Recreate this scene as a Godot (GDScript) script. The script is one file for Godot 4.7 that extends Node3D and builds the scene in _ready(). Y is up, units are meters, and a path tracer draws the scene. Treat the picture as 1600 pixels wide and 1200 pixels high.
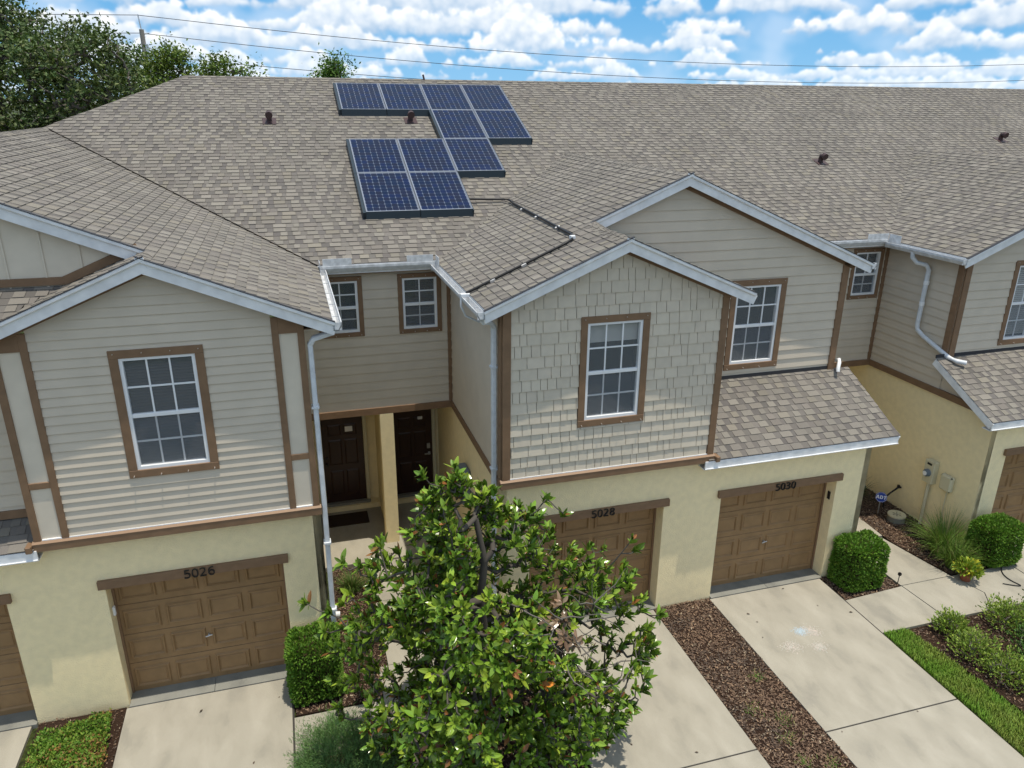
extends Node3D
# A row of townhouses seen from a drone. x runs along the fronts, y is up, z towards the street. Units are metres.

const PITCH := 0.425
const EYE := Vector3(2.949, 8.632, 10.388)
var rng := RandomNumberGenerator.new()
var M := {}
var T := {}
var house: Node3D
var used_names := {}

# ---------------------------------------------------------------- mesh buffer
class MB:
	var v := PackedVector3Array()
	var n := PackedVector3Array()
	var c := PackedColorArray()
	func tri(a: Vector3, b: Vector3, d: Vector3, col := Color.WHITE) -> void:
		var nn := (b - a).cross(d - a).normalized()
		v.append(a); v.append(d); v.append(b)
		for i in 3:
			n.append(nn); c.append(col)
	func quad(a: Vector3, b: Vector3, d: Vector3, e: Vector3, col := Color.WHITE) -> void:
		tri(a, b, d, col); tri(a, d, e, col)
	func stri(a: Vector3, b: Vector3, d: Vector3, na: Vector3, nb: Vector3, nd: Vector3, col := Color.WHITE) -> void:
		v.append(a); v.append(d); v.append(b)
		n.append(na); n.append(nd); n.append(nb)
		c.append(col); c.append(col); c.append(col)
	func box(lo: Vector3, hi: Vector3, col := Color.WHITE) -> void:
		obox(Transform3D(Basis(), (lo + hi) / 2), hi - lo, 0.0, col)
	# box with chamfered edges, placed by a transform
	func obox(t: Transform3D, size: Vector3, ch := 0.0, col := Color.WHITE) -> void:
		var h := size / 2
		if ch <= 0.0:
			for ax in 3:
				for s in [-1.0, 1.0]:
					var u := Vector3(); var w := Vector3(); var o := Vector3()
					o[ax] = h[ax] * s
					u[(ax + 1) % 3] = h[(ax + 1) % 3]
					w[(ax + 2) % 3] = h[(ax + 2) % 3] * s
					quad(t * (o - u - w), t * (o + u - w), t * (o + u + w), t * (o - u + w), col)
			return
		var k := h - Vector3.ONE * ch
		for ax in 3:
			for s in [-1.0, 1.0]:
				var u2 := Vector3(); var w2 := Vector3(); var o2 := Vector3()
				o2[ax] = h[ax] * s
				u2[(ax + 1) % 3] = k[(ax + 1) % 3]
				w2[(ax + 2) % 3] = k[(ax + 2) % 3] * s
				quad(t * (o2 - u2 - w2), t * (o2 + u2 - w2), t * (o2 + u2 + w2), t * (o2 - u2 + w2), col)
		for ax in 3:
			var a1 := (ax + 1) % 3; var a2 := (ax + 2) % 3
			for s1 in [-1.0, 1.0]:
				for s2 in [-1.0, 1.0]:
					var e := Vector3(); e[ax] = k[ax]
					var p := Vector3(); p[a1] = h[a1] * s1; p[a2] = k[a2] * s2
					var r := Vector3(); r[a1] = k[a1] * s1; r[a2] = h[a2] * s2
					if s1 * s2 > 0: quad(t * (p - e), t * (p + e), t * (r + e), t * (r - e), col)
					else: quad(t * (p - e), t * (r - e), t * (r + e), t * (p + e), col)
	# a bar of size (width, height) from p to q
	func bar(p: Vector3, q: Vector3, w: float, h: float, up := Vector3.UP, ch := 0.0, col := Color.WHITE) -> void:
		var d := (q - p)
		var z := d.normalized()
		var x := up.cross(z).normalized()
		var y := z.cross(x)
		obox(Transform3D(Basis(x, y, z), (p + q) / 2), Vector3(w, h, d.length()), ch, col)
	func tube(pts: PackedVector3Array, rad: PackedFloat32Array, sides := 6, col := Color.WHITE, cap := true) -> void:
		var rings := []
		var ref := Vector3(0.31, 0.17, 0.93).normalized()
		for i in pts.size():
			var d := (pts[mini(i + 1, pts.size() - 1)] - pts[maxi(i - 1, 0)]).normalized()
			if absf(d.dot(ref)) > 0.95: ref = Vector3(0.9, 0.3, 0.1).normalized()
			var a := d.cross(ref).normalized()
			var b := d.cross(a)
			var ring := []
			for k in sides:
				var g := TAU * k / sides
				ring.append(a * cos(g) + b * sin(g))
			rings.append(ring)
		for i in pts.size() - 1:
			for k in sides:
				var l := (k + 1) % sides
				var n0: Vector3 = rings[i][k]; var n1: Vector3 = rings[i][l]; var m0: Vector3 = rings[i + 1][k]; var m1: Vector3 = rings[i + 1][l]
				var p0 := pts[i] + n0 * rad[i]; var p1 := pts[i] + n1 * rad[i]
				var q0 := pts[i + 1] + m0 * rad[i + 1]; var q1 := pts[i + 1] + m1 * rad[i + 1]
				stri(p0, p1, q1, n0, n1, m1, col); stri(p0, q1, q0, n0, m1, m0, col)
		if cap:
			for e in [0, pts.size() - 1]:
				for k in sides:
					tri(pts[e], pts[e] + rings[e][k] * rad[e], pts[e] + rings[e][(k + 1) % sides] * rad[e], col)
	# sweep a closed 2D profile (x across, y up) along a path
	func sweep(path: PackedVector3Array, prof: PackedVector2Array, up := Vector3.UP, col := Color.WHITE) -> void:
		var rings := []
		for i in path.size():
			var d := Vector3.ZERO
			if i > 0: d += (path[i] - path[i - 1]).normalized()
			if i < path.size() - 1: d += (path[i + 1] - path[i]).normalized()
			d = d.normalized()
			var x := up.cross(d).normalized()
			var y := d.cross(x)
			var ring := PackedVector3Array()
			for p in prof: ring.append(path[i] + x * p.x + y * p.y)
			rings.append(ring)
		for i in path.size() - 1:
			for k in prof.size():
				var l := (k + 1) % prof.size()
				quad(rings[i][k], rings[i][l], rings[i + 1][l], rings[i + 1][k], col)
		var tris := Geometry2D.triangulate_polygon(prof)
		for e in [0, path.size() - 1]:
			for k in range(0, tris.size(), 3):
				tri(rings[e][tris[k]], rings[e][tris[k + 1]], rings[e][tris[k + 2]], col)
	# a slab below a convex polygon
	func slab(p: PackedVector3Array, down: Vector3, col := Color.WHITE) -> void:
		for i in range(1, p.size() - 1):
			tri(p[0], p[i], p[i + 1], col)
			tri(p[0] + down, p[i + 1] + down, p[i] + down, col)
		for i in p.size():
			var j := (i + 1) % p.size()
			quad(p[i], p[i] + down, p[j] + down, p[j], col)
	func mesh() -> ArrayMesh:
		var a := []
		a.resize(Mesh.ARRAY_MAX)
		a[Mesh.ARRAY_VERTEX] = v; a[Mesh.ARRAY_NORMAL] = n; a[Mesh.ARRAY_COLOR] = c
		var m := ArrayMesh.new()
		m.add_surface_from_arrays(Mesh.PRIMITIVE_TRIANGLES, a)
		return m

# ---------------------------------------------------------------- nodes
func numbered(called: String) -> String:
	var k: int = used_names.get(called, -1) + 1
	used_names[called] = k
	return called if k == 0 else "%s_%03d" % [called, k]

func put(parent: Node3D, called: String, mesh: Mesh, m: Material) -> MeshInstance3D:
	var o := MeshInstance3D.new()
	o.name = numbered(called) if parent == self else called
	o.mesh = mesh
	o.material_override = m
	parent.add_child(o, true)
	return o

func node(parent: Node3D, called: String, t := Transform3D()) -> Node3D:
	var o := Node3D.new()
	o.name = numbered(called) if parent == self else called
	o.transform = t
	parent.add_child(o, true)
	return o

func tag(o: Node3D, label: String, category: String, group := "", kind := "") -> Node3D:
	if label: o.set_meta("label", label)
	if category: o.set_meta("category", category)
	if group: o.set_meta("group", group)
	if kind: o.set_meta("kind", kind)
	return o

func scatter(parent: Node3D, called: String, mesh: Mesh, m: Material, xf: Array, cols: PackedColorArray) -> MultiMeshInstance3D:
	var mm := MultiMesh.new()
	mm.transform_format = MultiMesh.TRANSFORM_3D
	mm.use_colors = true
	mm.mesh = mesh
	mm.instance_count = xf.size()
	for i in xf.size():
		mm.set_instance_transform(i, xf[i])
		mm.set_instance_color(i, cols[i])
	var o := MultiMeshInstance3D.new()
	o.name = numbered(called) if parent == self else called
	o.multimesh = mm
	o.material_override = m
	parent.add_child(o, true)
	return o

func at(x: float, y: float, z: float) -> Transform3D:
	return Transform3D(Basis(), Vector3(x, y, z))

# ---------------------------------------------------------------- materials
func noise_tex(size: int, freq: float, octaves: int, lo: Color, hi: Color, sd: int, kind := FastNoiseLite.TYPE_SIMPLEX_SMOOTH, mid_at := -1.0, mid := Color.WHITE) -> NoiseTexture2D:
	var f := FastNoiseLite.new()
	f.noise_type = kind
	f.seed = sd
	f.frequency = freq
	f.fractal_octaves = octaves
	var t := NoiseTexture2D.new()
	t.width = size; t.height = size
	t.seamless = true
	t.noise = f
	var g := Gradient.new()
	g.set_color(0, lo); g.set_color(1, hi)
	if mid_at >= 0: g.add_point(mid_at, mid)
	t.color_ramp = g
	return t

func mat(called: String, lin: Color, rough := 0.8, tex: Texture2D = null, scale := 1.0) -> StandardMaterial3D:
	var m := StandardMaterial3D.new()
	m.resource_name = called
	m.albedo_color = lin.linear_to_srgb()
	m.roughness = rough
	m.metallic_specular = 0.4
	if tex:
		m.albedo_texture = tex
		m.uv1_triplanar = true
		m.uv1_world_triplanar = true
		m.uv1_scale = Vector3.ONE * scale
	M[called] = m
	return m

func relief(m: StandardMaterial3D, tex: Texture2D, cm: float) -> void:
	m.heightmap_enabled = true
	m.heightmap_texture = tex
	m.heightmap_scale = cm

func overlay(m: StandardMaterial3D, tex: Texture2D, scale: float) -> void:
	m.detail_enabled = true
	m.detail_albedo = tex
	m.detail_blend_mode = BaseMaterial3D.BLEND_MODE_MUL
	m.detail_uv_layer = BaseMaterial3D.DETAIL_UV_2
	m.uv2_triplanar = true
	m.uv2_world_triplanar = true
	m.uv2_scale = Vector3.ONE * scale

func make_materials() -> void:
	var g := func(x: float) -> Color: return Color(x, x, x)
	T.fine = noise_tex(512, 0.18, 3, g.call(0.72), g.call(1.0), 3)
	T.grain = noise_tex(512, 0.35, 2, g.call(0.55), g.call(1.0), 5)
	T.blotch = noise_tex(512, 0.012, 4, g.call(0.8), g.call(1.0), 7)
	T.soft = noise_tex(256, 0.02, 3, g.call(0.9), g.call(1.0), 9)
	T.faint = noise_tex(256, 0.02, 3, g.call(0.955), g.call(1.0), 19)
	T.bump = noise_tex(512, 0.07, 4, g.call(0.0), g.call(1.0), 11)
	T.concrete = noise_tex(1024, 0.005, 5, Color(0.81, 0.80, 0.775), Color(1.0, 0.985, 0.95), 13, FastNoiseLite.TYPE_SIMPLEX_SMOOTH, 0.42, Color(0.92, 0.905, 0.865))
	T.concrete.noise.domain_warp_enabled = true
	T.concrete.noise.domain_warp_amplitude = 70.0
	T.concrete.noise.domain_warp_frequency = 0.008
	T.mulch = noise_tex(512, 0.05, 4, Color(0.35, 0.3, 0.27), Color(1.0, 0.9, 0.8), 15)
	T.streak = noise_tex(256, 0.03, 3, g.call(0.88), g.call(1.0), 17)
	var m: StandardMaterial3D
	m = mat("stucco", Color(0.93, 0.785, 0.48), 0.9, T.faint, 1.0)
	relief(m, T.bump, 0.45)
	m = mat("siding", Color(0.61, 0.535, 0.43), 0.7, T.faint, 0.35)
	m = mat("panel_board", Color(0.69, 0.615, 0.50), 0.75, T.faint, 0.5)
	m = mat("brown_trim", Color(0.235, 0.143, 0.082), 0.6, T.soft, 0.8)
	m = mat("brown_door", Color(0.31, 0.19, 0.09), 0.5, T.soft, 0.6)
	m = mat("white_fascia", Color(0.86, 0.87, 0.88), 0.45, T.soft, 0.7)
	m = mat("cap_metal", Color(0.25, 0.16, 0.10), 0.5)
	m = mat("white_vinyl", Color(0.80, 0.81, 0.82), 0.4)
	m = mat("gutter_metal", Color(0.76, 0.78, 0.80), 0.35, T.blotch, 1.1)
	m = mat("pipe_metal", Color(0.70, 0.73, 0.76), 0.4, T.soft, 1.2)
	m = mat("shingle", Color.WHITE, 0.95, T.grain, 2.6)
	m.vertex_color_use_as_albedo = true
	overlay(m, T.soft, 0.11)
	m = mat("shake", Color.WHITE, 0.75, T.faint, 0.9)
	m.vertex_color_use_as_albedo = true
	m = mat("deck", Color(0.235, 0.143, 0.082), 0.8)
	m = mat("flashing", Color(0.035, 0.035, 0.04), 0.6)
	m = mat("entry_door", Color(0.036, 0.018, 0.015), 0.35)
	m = mat("black_metal", Color(0.012, 0.012, 0.013), 0.45)
	m = mat("steel", Color(0.55, 0.56, 0.57), 0.35); m.metallic = 0.8
	m = mat("brass_stud", Color(0.55, 0.5, 0.45), 0.4); m.metallic = 0.5
	m = mat("glass", Color(0.75, 0.85, 0.9, 0.12), 0.02)
	m.albedo_color.a = 0.12
	m.transparency = BaseMaterial3D.TRANSPARENCY_ALPHA
	m.metallic_specular = 0.75
	m = mat("insect_screen", Color(0.20, 0.22, 0.25), 0.9)
	m.albedo_color.a = 0.3
	m.transparency = BaseMaterial3D.TRANSPARENCY_ALPHA
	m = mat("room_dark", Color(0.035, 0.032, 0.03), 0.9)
	m = mat("blind_dark", Color(0.045, 0.032, 0.028), 0.7)
	m = mat("blind_light", Color(0.55, 0.54, 0.50), 0.7)
	m = mat("concrete", Color(0.54, 0.52, 0.47), 0.9, T.concrete, 0.19)
	m.uv1_scale = Vector3(0.31, 0.2, 0.15)
	overlay(m, T.fine, 2.1)
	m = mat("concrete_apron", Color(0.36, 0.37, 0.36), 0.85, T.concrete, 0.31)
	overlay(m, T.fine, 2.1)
	m = mat("joint_filler", Color(0.05, 0.045, 0.04), 0.95)
	m = mat("mulch_soil", Color(0.11, 0.072, 0.05), 1.0, T.mulch, 1.6)
	relief(m, T.bump, 3.0)
	m = mat("mulch_chip", Color.WHITE, 0.95); m.vertex_color_use_as_albedo = true
	m = mat("lawn", Color(0.07, 0.12, 0.03), 1.0, T.mulch, 0.4)
	m = mat("asphalt", Color(0.12, 0.12, 0.115), 0.95, T.fine, 1.0)
	m = mat("leaf_gloss", Color.WHITE, 0.22); m.vertex_color_use_as_albedo = true
	m.backlight_enabled = true; m.backlight = Color(0.2, 0.24, 0.06)
	m = mat("leaf", Color.WHITE, 0.6); m.vertex_color_use_as_albedo = true
	m.backlight_enabled = true; m.backlight = Color(0.5, 0.55, 0.2)
	m = mat("hedge_core", Color(0.10, 0.10, 0.05), 1.0, T.mulch, 3.0)
	m = mat("bark", Color(0.19, 0.17, 0.145), 0.95, T.fine, 3.0)
	m = mat("twig", Color(0.12, 0.105, 0.088), 0.95, T.fine, 3.0)
	m = mat("cell", Color.WHITE, 0.25); m.vertex_color_use_as_albedo = true
	m.metallic_specular = 0.25
	m = mat("backsheet", Color(0.22, 0.25, 0.31), 0.3)
	m = mat("panel_frame", Color(0.32, 0.34, 0.38), 0.35); m.metallic = 0.6
	m = mat("panel_skirt", Color(0.018, 0.030, 0.040), 0.4)
	m = mat("vent_metal", Color(0.06, 0.035, 0.035), 0.5)
	m = mat("cream_box", Color(0.60, 0.55, 0.38), 0.55)
	m = mat("sign_blue", Color(0.01, 0.05, 0.32), 0.35)
	m = mat("white_paint", Color(0.8, 0.8, 0.8), 0.5)
	m = mat("terracotta", Color(0.28, 0.09, 0.045), 0.8)
	m = mat("wood_pole", Color(0.27, 0.25, 0.22), 0.9)
	m = mat("wire", Color(0.06, 0.06, 0.07), 0.6)
	m = mat("doormat", Color(0.03, 0.018, 0.012), 1.0)
	m = mat("grey_box", Color(0.16, 0.19, 0.22), 0.5)

# ---------------------------------------------------------------- camera, sky, sun
func sky_image() -> ImageTexture:
	# rows of cumulus, each with a flat base and a heaped top, over hazy blue; angles in degrees
	var puff := FastNoiseLite.new()
	puff.noise_type = FastNoiseLite.TYPE_CELLULAR
	puff.cellular_return_type = FastNoiseLite.RETURN_DISTANCE
	puff.seed = 21; puff.frequency = 1.0; puff.fractal_type = FastNoiseLite.FRACTAL_FBM; puff.fractal_octaves = 4; puff.fractal_gain = 0.5
	var soft := FastNoiseLite.new()
	soft.noise_type = FastNoiseLite.TYPE_SIMPLEX_SMOOTH
	soft.seed = 4; soft.frequency = 1.0; soft.fractal_octaves = 4
	var rows := []
	var b := 0.5
	while b < 80.0:
		rows.append([b, 0.6 + 0.26 * b, rows.size() * 17.3])
		b += 0.5 + 0.17 * b
	rows.reverse()
	var col := func(a: float, e: float) -> Color:
		var c := Color(0.20, 0.39, 0.57).lerp(Color(0.07, 0.255, 0.49), clampf(e / 8.0, 0, 1)).lerp(Color(0.06, 0.17, 0.40), clampf((e - 8.0) / 60.0, 0, 1))
		var ca := cos(a); var sa := sin(a)
		# thin veil
		c = c.lerp(Color(0.48, 0.56, 0.66), 0.45 * smoothstep(-0.1, 0.5, soft.get_noise_3d(ca * 7.0, sa * 7.0, e * 0.16)))
		for r in rows:
			var base: float = r[0]; var s: float = r[1]
			var t := (e - base) / s
			if t < -0.35 or t > 1.5: continue
			var k := 57.3 / s
			var id: float = r[2]
			var h := 0.14 + 1.4 * soft.get_noise_3d(ca * k * 0.2, sa * k * 0.2, id) + 0.9 * soft.get_noise_3d(ca * 2.3, sa * 2.3, e * 0.12)
			if h < -0.35: continue
			var pf := 1.0 + puff.get_noise_3d(ca * k * 1.9, sa * k * 1.9, t * 2.1 + id)    # small in the middle of a puff
			var wob := soft.get_noise_3d(ca * k * 1.2, sa * k * 1.2, t * 1.5 + id + 5.0)
			var f := h + 0.34 - t + 0.55 * (0.55 - pf) + 0.25 * wob
			var alpha := smoothstep(-0.02, 0.2, f) * smoothstep(-0.22, 0.05, t + 0.28 * wob)
			if alpha <= 0.0: continue
			var lit := clampf(0.05 + 0.75 * (t + 0.1) / maxf(0.35, h + 0.3) + 1.0 * (0.5 - pf) + 0.25 * wob, 0.0, 1.0)
			var w := Color(0.30, 0.40, 0.52).lerp(Color(0.71, 0.71, 0.70), lit)
			w = w.lerp(Color(0.42, 0.54, 0.66), 0.45 * (1.0 - clampf(e / 4.5, 0, 1)))
			c = c.lerp(w, alpha * 0.95)
		return c
	var w := 4096; var h := 2048
	var low := Image.create(512, 256, false, Image.FORMAT_RGBF)
	for j in 256:
		var e := 90.0 - (j + 0.5) / 256.0 * 180.0
		for i in 512:
			low.set_pixel(i, j, col.call(TAU * (i + 0.5) / 512.0, e) if e > 0 else Color(0.25, 0.27, 0.22))
	low.resize(w, h, Image.INTERPOLATE_BILINEAR)
	var top := int((90.0 - 9.0) / 180.0 * h)
	var bot := int(90.0 / 180.0 * h)
	for j in range(top, bot):
		var e := maxf(0.02, 90.0 - (j + 0.5) / h * 180.0)
		for i in w:
			low.set_pixel(i, j, col.call(TAU * (i + 0.5) / w, e))
	return ImageTexture.create_from_image(low)

func make_view() -> void:
	var cam := Camera3D.new()
	cam.name = "camera"
	var p := 0.3539; var yw := 0.2884; var r := 0.0078
	var fwd := Vector3(sin(yw) * cos(p), -sin(p), -cos(yw) * cos(p))
	var right := Vector3(cos(yw), 0, sin(yw))
	var up := right.cross(fwd)
	var rr := right * cos(r) + up * sin(r)
	var uu := up * cos(r) - right * sin(r)
	cam.transform = Transform3D(Basis(rr, uu, -fwd), EYE)
	cam.fov = rad_to_deg(2.0 * atan(600.0 / 1184.69))
	cam.near = 0.1
	cam.far = 3000.0
	add_child(cam)
	cam.current = true
	var env := Environment.new()
	env.background_mode = Environment.BG_SKY
	var sky := Sky.new()
	var sm := PanoramaSkyMaterial.new()
	sm.panorama = sky_image()
	sky.sky_material = sm
	env.sky = sky
	env.background_energy_multiplier = 1.0
	env.tonemap_mode = Environment.TONE_MAPPER_LINEAR
	env.tonemap_exposure = 1.64
	env.sdfgi_enabled = true
	env.ssao_enabled = true
	env.ssil_enabled = true
	var we := WorldEnvironment.new()
	we.name = "world"
	we.environment = env
	add_child(we)
	var sun := DirectionalLight3D.new()
	sun.name = "sun"
	sun.light_energy = 0.82
	sun.light_color = Color(1.0, 0.965, 0.90)
	sun.light_angular_distance = 0.5
	sun.shadow_enabled = true
	var to_sun := Vector3(0.12, 1.0, 0.105).normalized()
	sun.transform = Transform3D(Basis.looking_at(-to_sun, Vector3(0, 0, -1)), Vector3(0, 30, 0))
	add_child(sun)

# ---------------------------------------------------------------- roofs
# One course after another of laminated shingles: raised tabs beside lower ones. The 300 nearest are objects of their own.
var tabs := []          # [distance, roof node, MB of one tab as arrays]
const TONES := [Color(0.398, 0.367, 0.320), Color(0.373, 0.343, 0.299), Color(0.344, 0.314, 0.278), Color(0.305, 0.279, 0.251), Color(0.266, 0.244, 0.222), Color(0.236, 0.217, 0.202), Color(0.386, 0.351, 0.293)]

func hidden(p: Vector3, own: int) -> bool:
	# below another roof slope
	var hm := 5.93 + PITCH * (-3.3 - p.z)
	var best := -10.0
	if own == 9: return false
	if own != 0 and p.z < -3.3 and p.x > 0.92 - (p.z + 11.05): best = hm
	if own != 1 and p.x < 3.42 and p.x > -1.73 and p.z > -3.3 - (3.42 - p.x) and p.z < 0.3: best = maxf(best, 5.9 + PITCH * (3.42 - p.x))
	if own != 2 and p.x > 5.53 and p.x < 9.45 and p.z < -1.2: best = maxf(best, 5.9 + PITCH * (p.x - 5.53))
	if own != 2 and p.x >= 9.45 and p.x < 13.4 and p.z < -1.2: best = maxf(best, 5.9 + PITCH * (13.37 - p.x))
	if own != 3 and p.x > 15.53 and p.x < 19.48 and p.z < -1.2: best = maxf(best, 5.9 + PITCH * (p.x - 15.53))
	if own != 3 and p.x >= 19.48 and p.x < 23.4 and p.z < -1.2: best = maxf(best, 5.9 + PITCH * (23.43 - p.x))
	return best > p.y + 0.05

func tab(o: Vector3, u: Vector3, vv: Vector3, nn: Vector3, a0: float, a1: float, b0: float, b1: float, v0: float, v1: float, t: float, col: Color) -> MB:
	var m := MB.new()
	var p0 := o + u * a0 + vv * v0; var p1 := o + u * a1 + vv * v0
	var q0 := o + u * b0 + vv * v1 + nn * 0.003; var q1 := o + u * b1 + vv * v1 + nn * 0.003
	m.quad(p0 + nn * t, p1 + nn * t, q1, q0, col)
	m.quad(p0, p1, p1 + nn * t, p0 + nn * t, col)
	m.tri(p0 + nn * t, q0, p0, col)
	m.tri(p1 + nn * t, p1, q1, col)
	return m

func shingles(parent: Node3D, own: int, o: Vector3, u: Vector3, rise: Vector3, rows: float, span: Callable) -> void:
	var vv := rise.normalized()
	var nn := u.cross(vv).normalized()
	if nn.y < 0: nn = -nn
	var e := 0.143
	var all := MB.new()
	for k in int(ceil(rows / e)):
		var v0 := k * e
		var v1 := minf(v0 + e + 0.012, rows)
		if v1 - v0 < 0.02: break
		var s0: Vector2 = span.call(v0)
		var s1: Vector2 = span.call(v1)
		var lo := minf(s0.x, s1.x); var hi := maxf(s0.y, s1.y)
		var x := lo - rng.randf() * 0.2
		var high := rng.randf() < 0.5
		while x < hi:
			var w := rng.randf_range(0.10, 0.25) if high else rng.randf_range(0.07, 0.15)
			var a0 := maxf(x, s0.x); var a1 := minf(x + w - 0.003, s0.y)
			var b0 := maxf(x, s1.x); var b1 := minf(x + w - 0.003, s1.y)
			x += w
			if a1 <= a0 and b1 <= b0:
				high = not high; continue
			if a1 < a0: a1 = a0
			if b1 < b0: b1 = b0
			var mid := o + u * (a0 + a1) * 0.5 + vv * (v0 + v1) * 0.5
			if not hidden(mid, own):
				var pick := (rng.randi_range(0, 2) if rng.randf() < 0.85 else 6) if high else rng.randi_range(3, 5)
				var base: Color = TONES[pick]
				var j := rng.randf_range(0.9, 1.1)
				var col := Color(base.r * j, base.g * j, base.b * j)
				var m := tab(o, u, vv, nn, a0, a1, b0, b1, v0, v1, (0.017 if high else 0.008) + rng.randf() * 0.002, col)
				var d := mid.distance_to(EYE)
				if d < 10.6 and mid.x > -0.9 and a1 - a0 > 0.06: tabs.append([d, parent, m])
				else:
					all.v.append_array(m.v); all.n.append_array(m.n); all.c.append_array(m.c)
			high = not high
	parent.set_meta("rest", all)

func finish_shingles(roofs: Array) -> void:
	tabs.sort_custom(func(a, b): return a[0] < b[0])
	for i in tabs.size():
		var parent: Node3D = tabs[i][1]
		var m: MB = tabs[i][2]
		if i < 295: put(parent, "shingle", m.mesh(), M.shingle)
		else:
			var all: MB = parent.get_meta("rest")
			all.v.append_array(m.v); all.n.append_array(m.n); all.c.append_array(m.c)
	for r in roofs:
		var all: MB = r.get_meta("rest")
		r.remove_meta("rest")
		if all.v.size(): tag(put(r, "shingles", all.mesh(), M.shingle), "", "", "", "stuff")

func caps(parent: Node3D, p: Vector3, q: Vector3, side: Vector3, drop: float) -> void:
	# folded cap shingles along a ridge or hip
	var d := (q - p).normalized()
	p.y -= 0.014
	var m := MB.new()
	var n := int((q - p).length() / 0.16)
	for i in n:
		var a := p + d * (i * 0.16); var b := a + d * 0.185
		var base: Color = TONES[rng.randi_range(1, 4)]
		var up := Vector3(0, 0.012, 0)
		for s in [-1.0, 1.0]:
			var e: Vector3 = side * s * 0.14 + Vector3(0, -drop * 0.14, 0)
			m.quad(a + up * 1.5, b + up * 0.6, b + up * 0.6 + e, a + up * 1.5 + e, base)
			m.quad(a, a + up * 1.5, a + up * 1.5 + e, a + e, base)
	tag(put(parent, "ridge_caps", m.mesh(), M.shingle), "", "", "", "stuff")

func deck(parent: Node3D, polys: Array) -> void:
	var m := MB.new()
	for p in polys:
		var q := PackedVector3Array()
		for v in p: q.append(v + Vector3(0, -0.03, 0))
		m.slab(q, Vector3(0, -0.08, 0))
	put(parent, "roof_deck", m.mesh(), M.deck)

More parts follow.
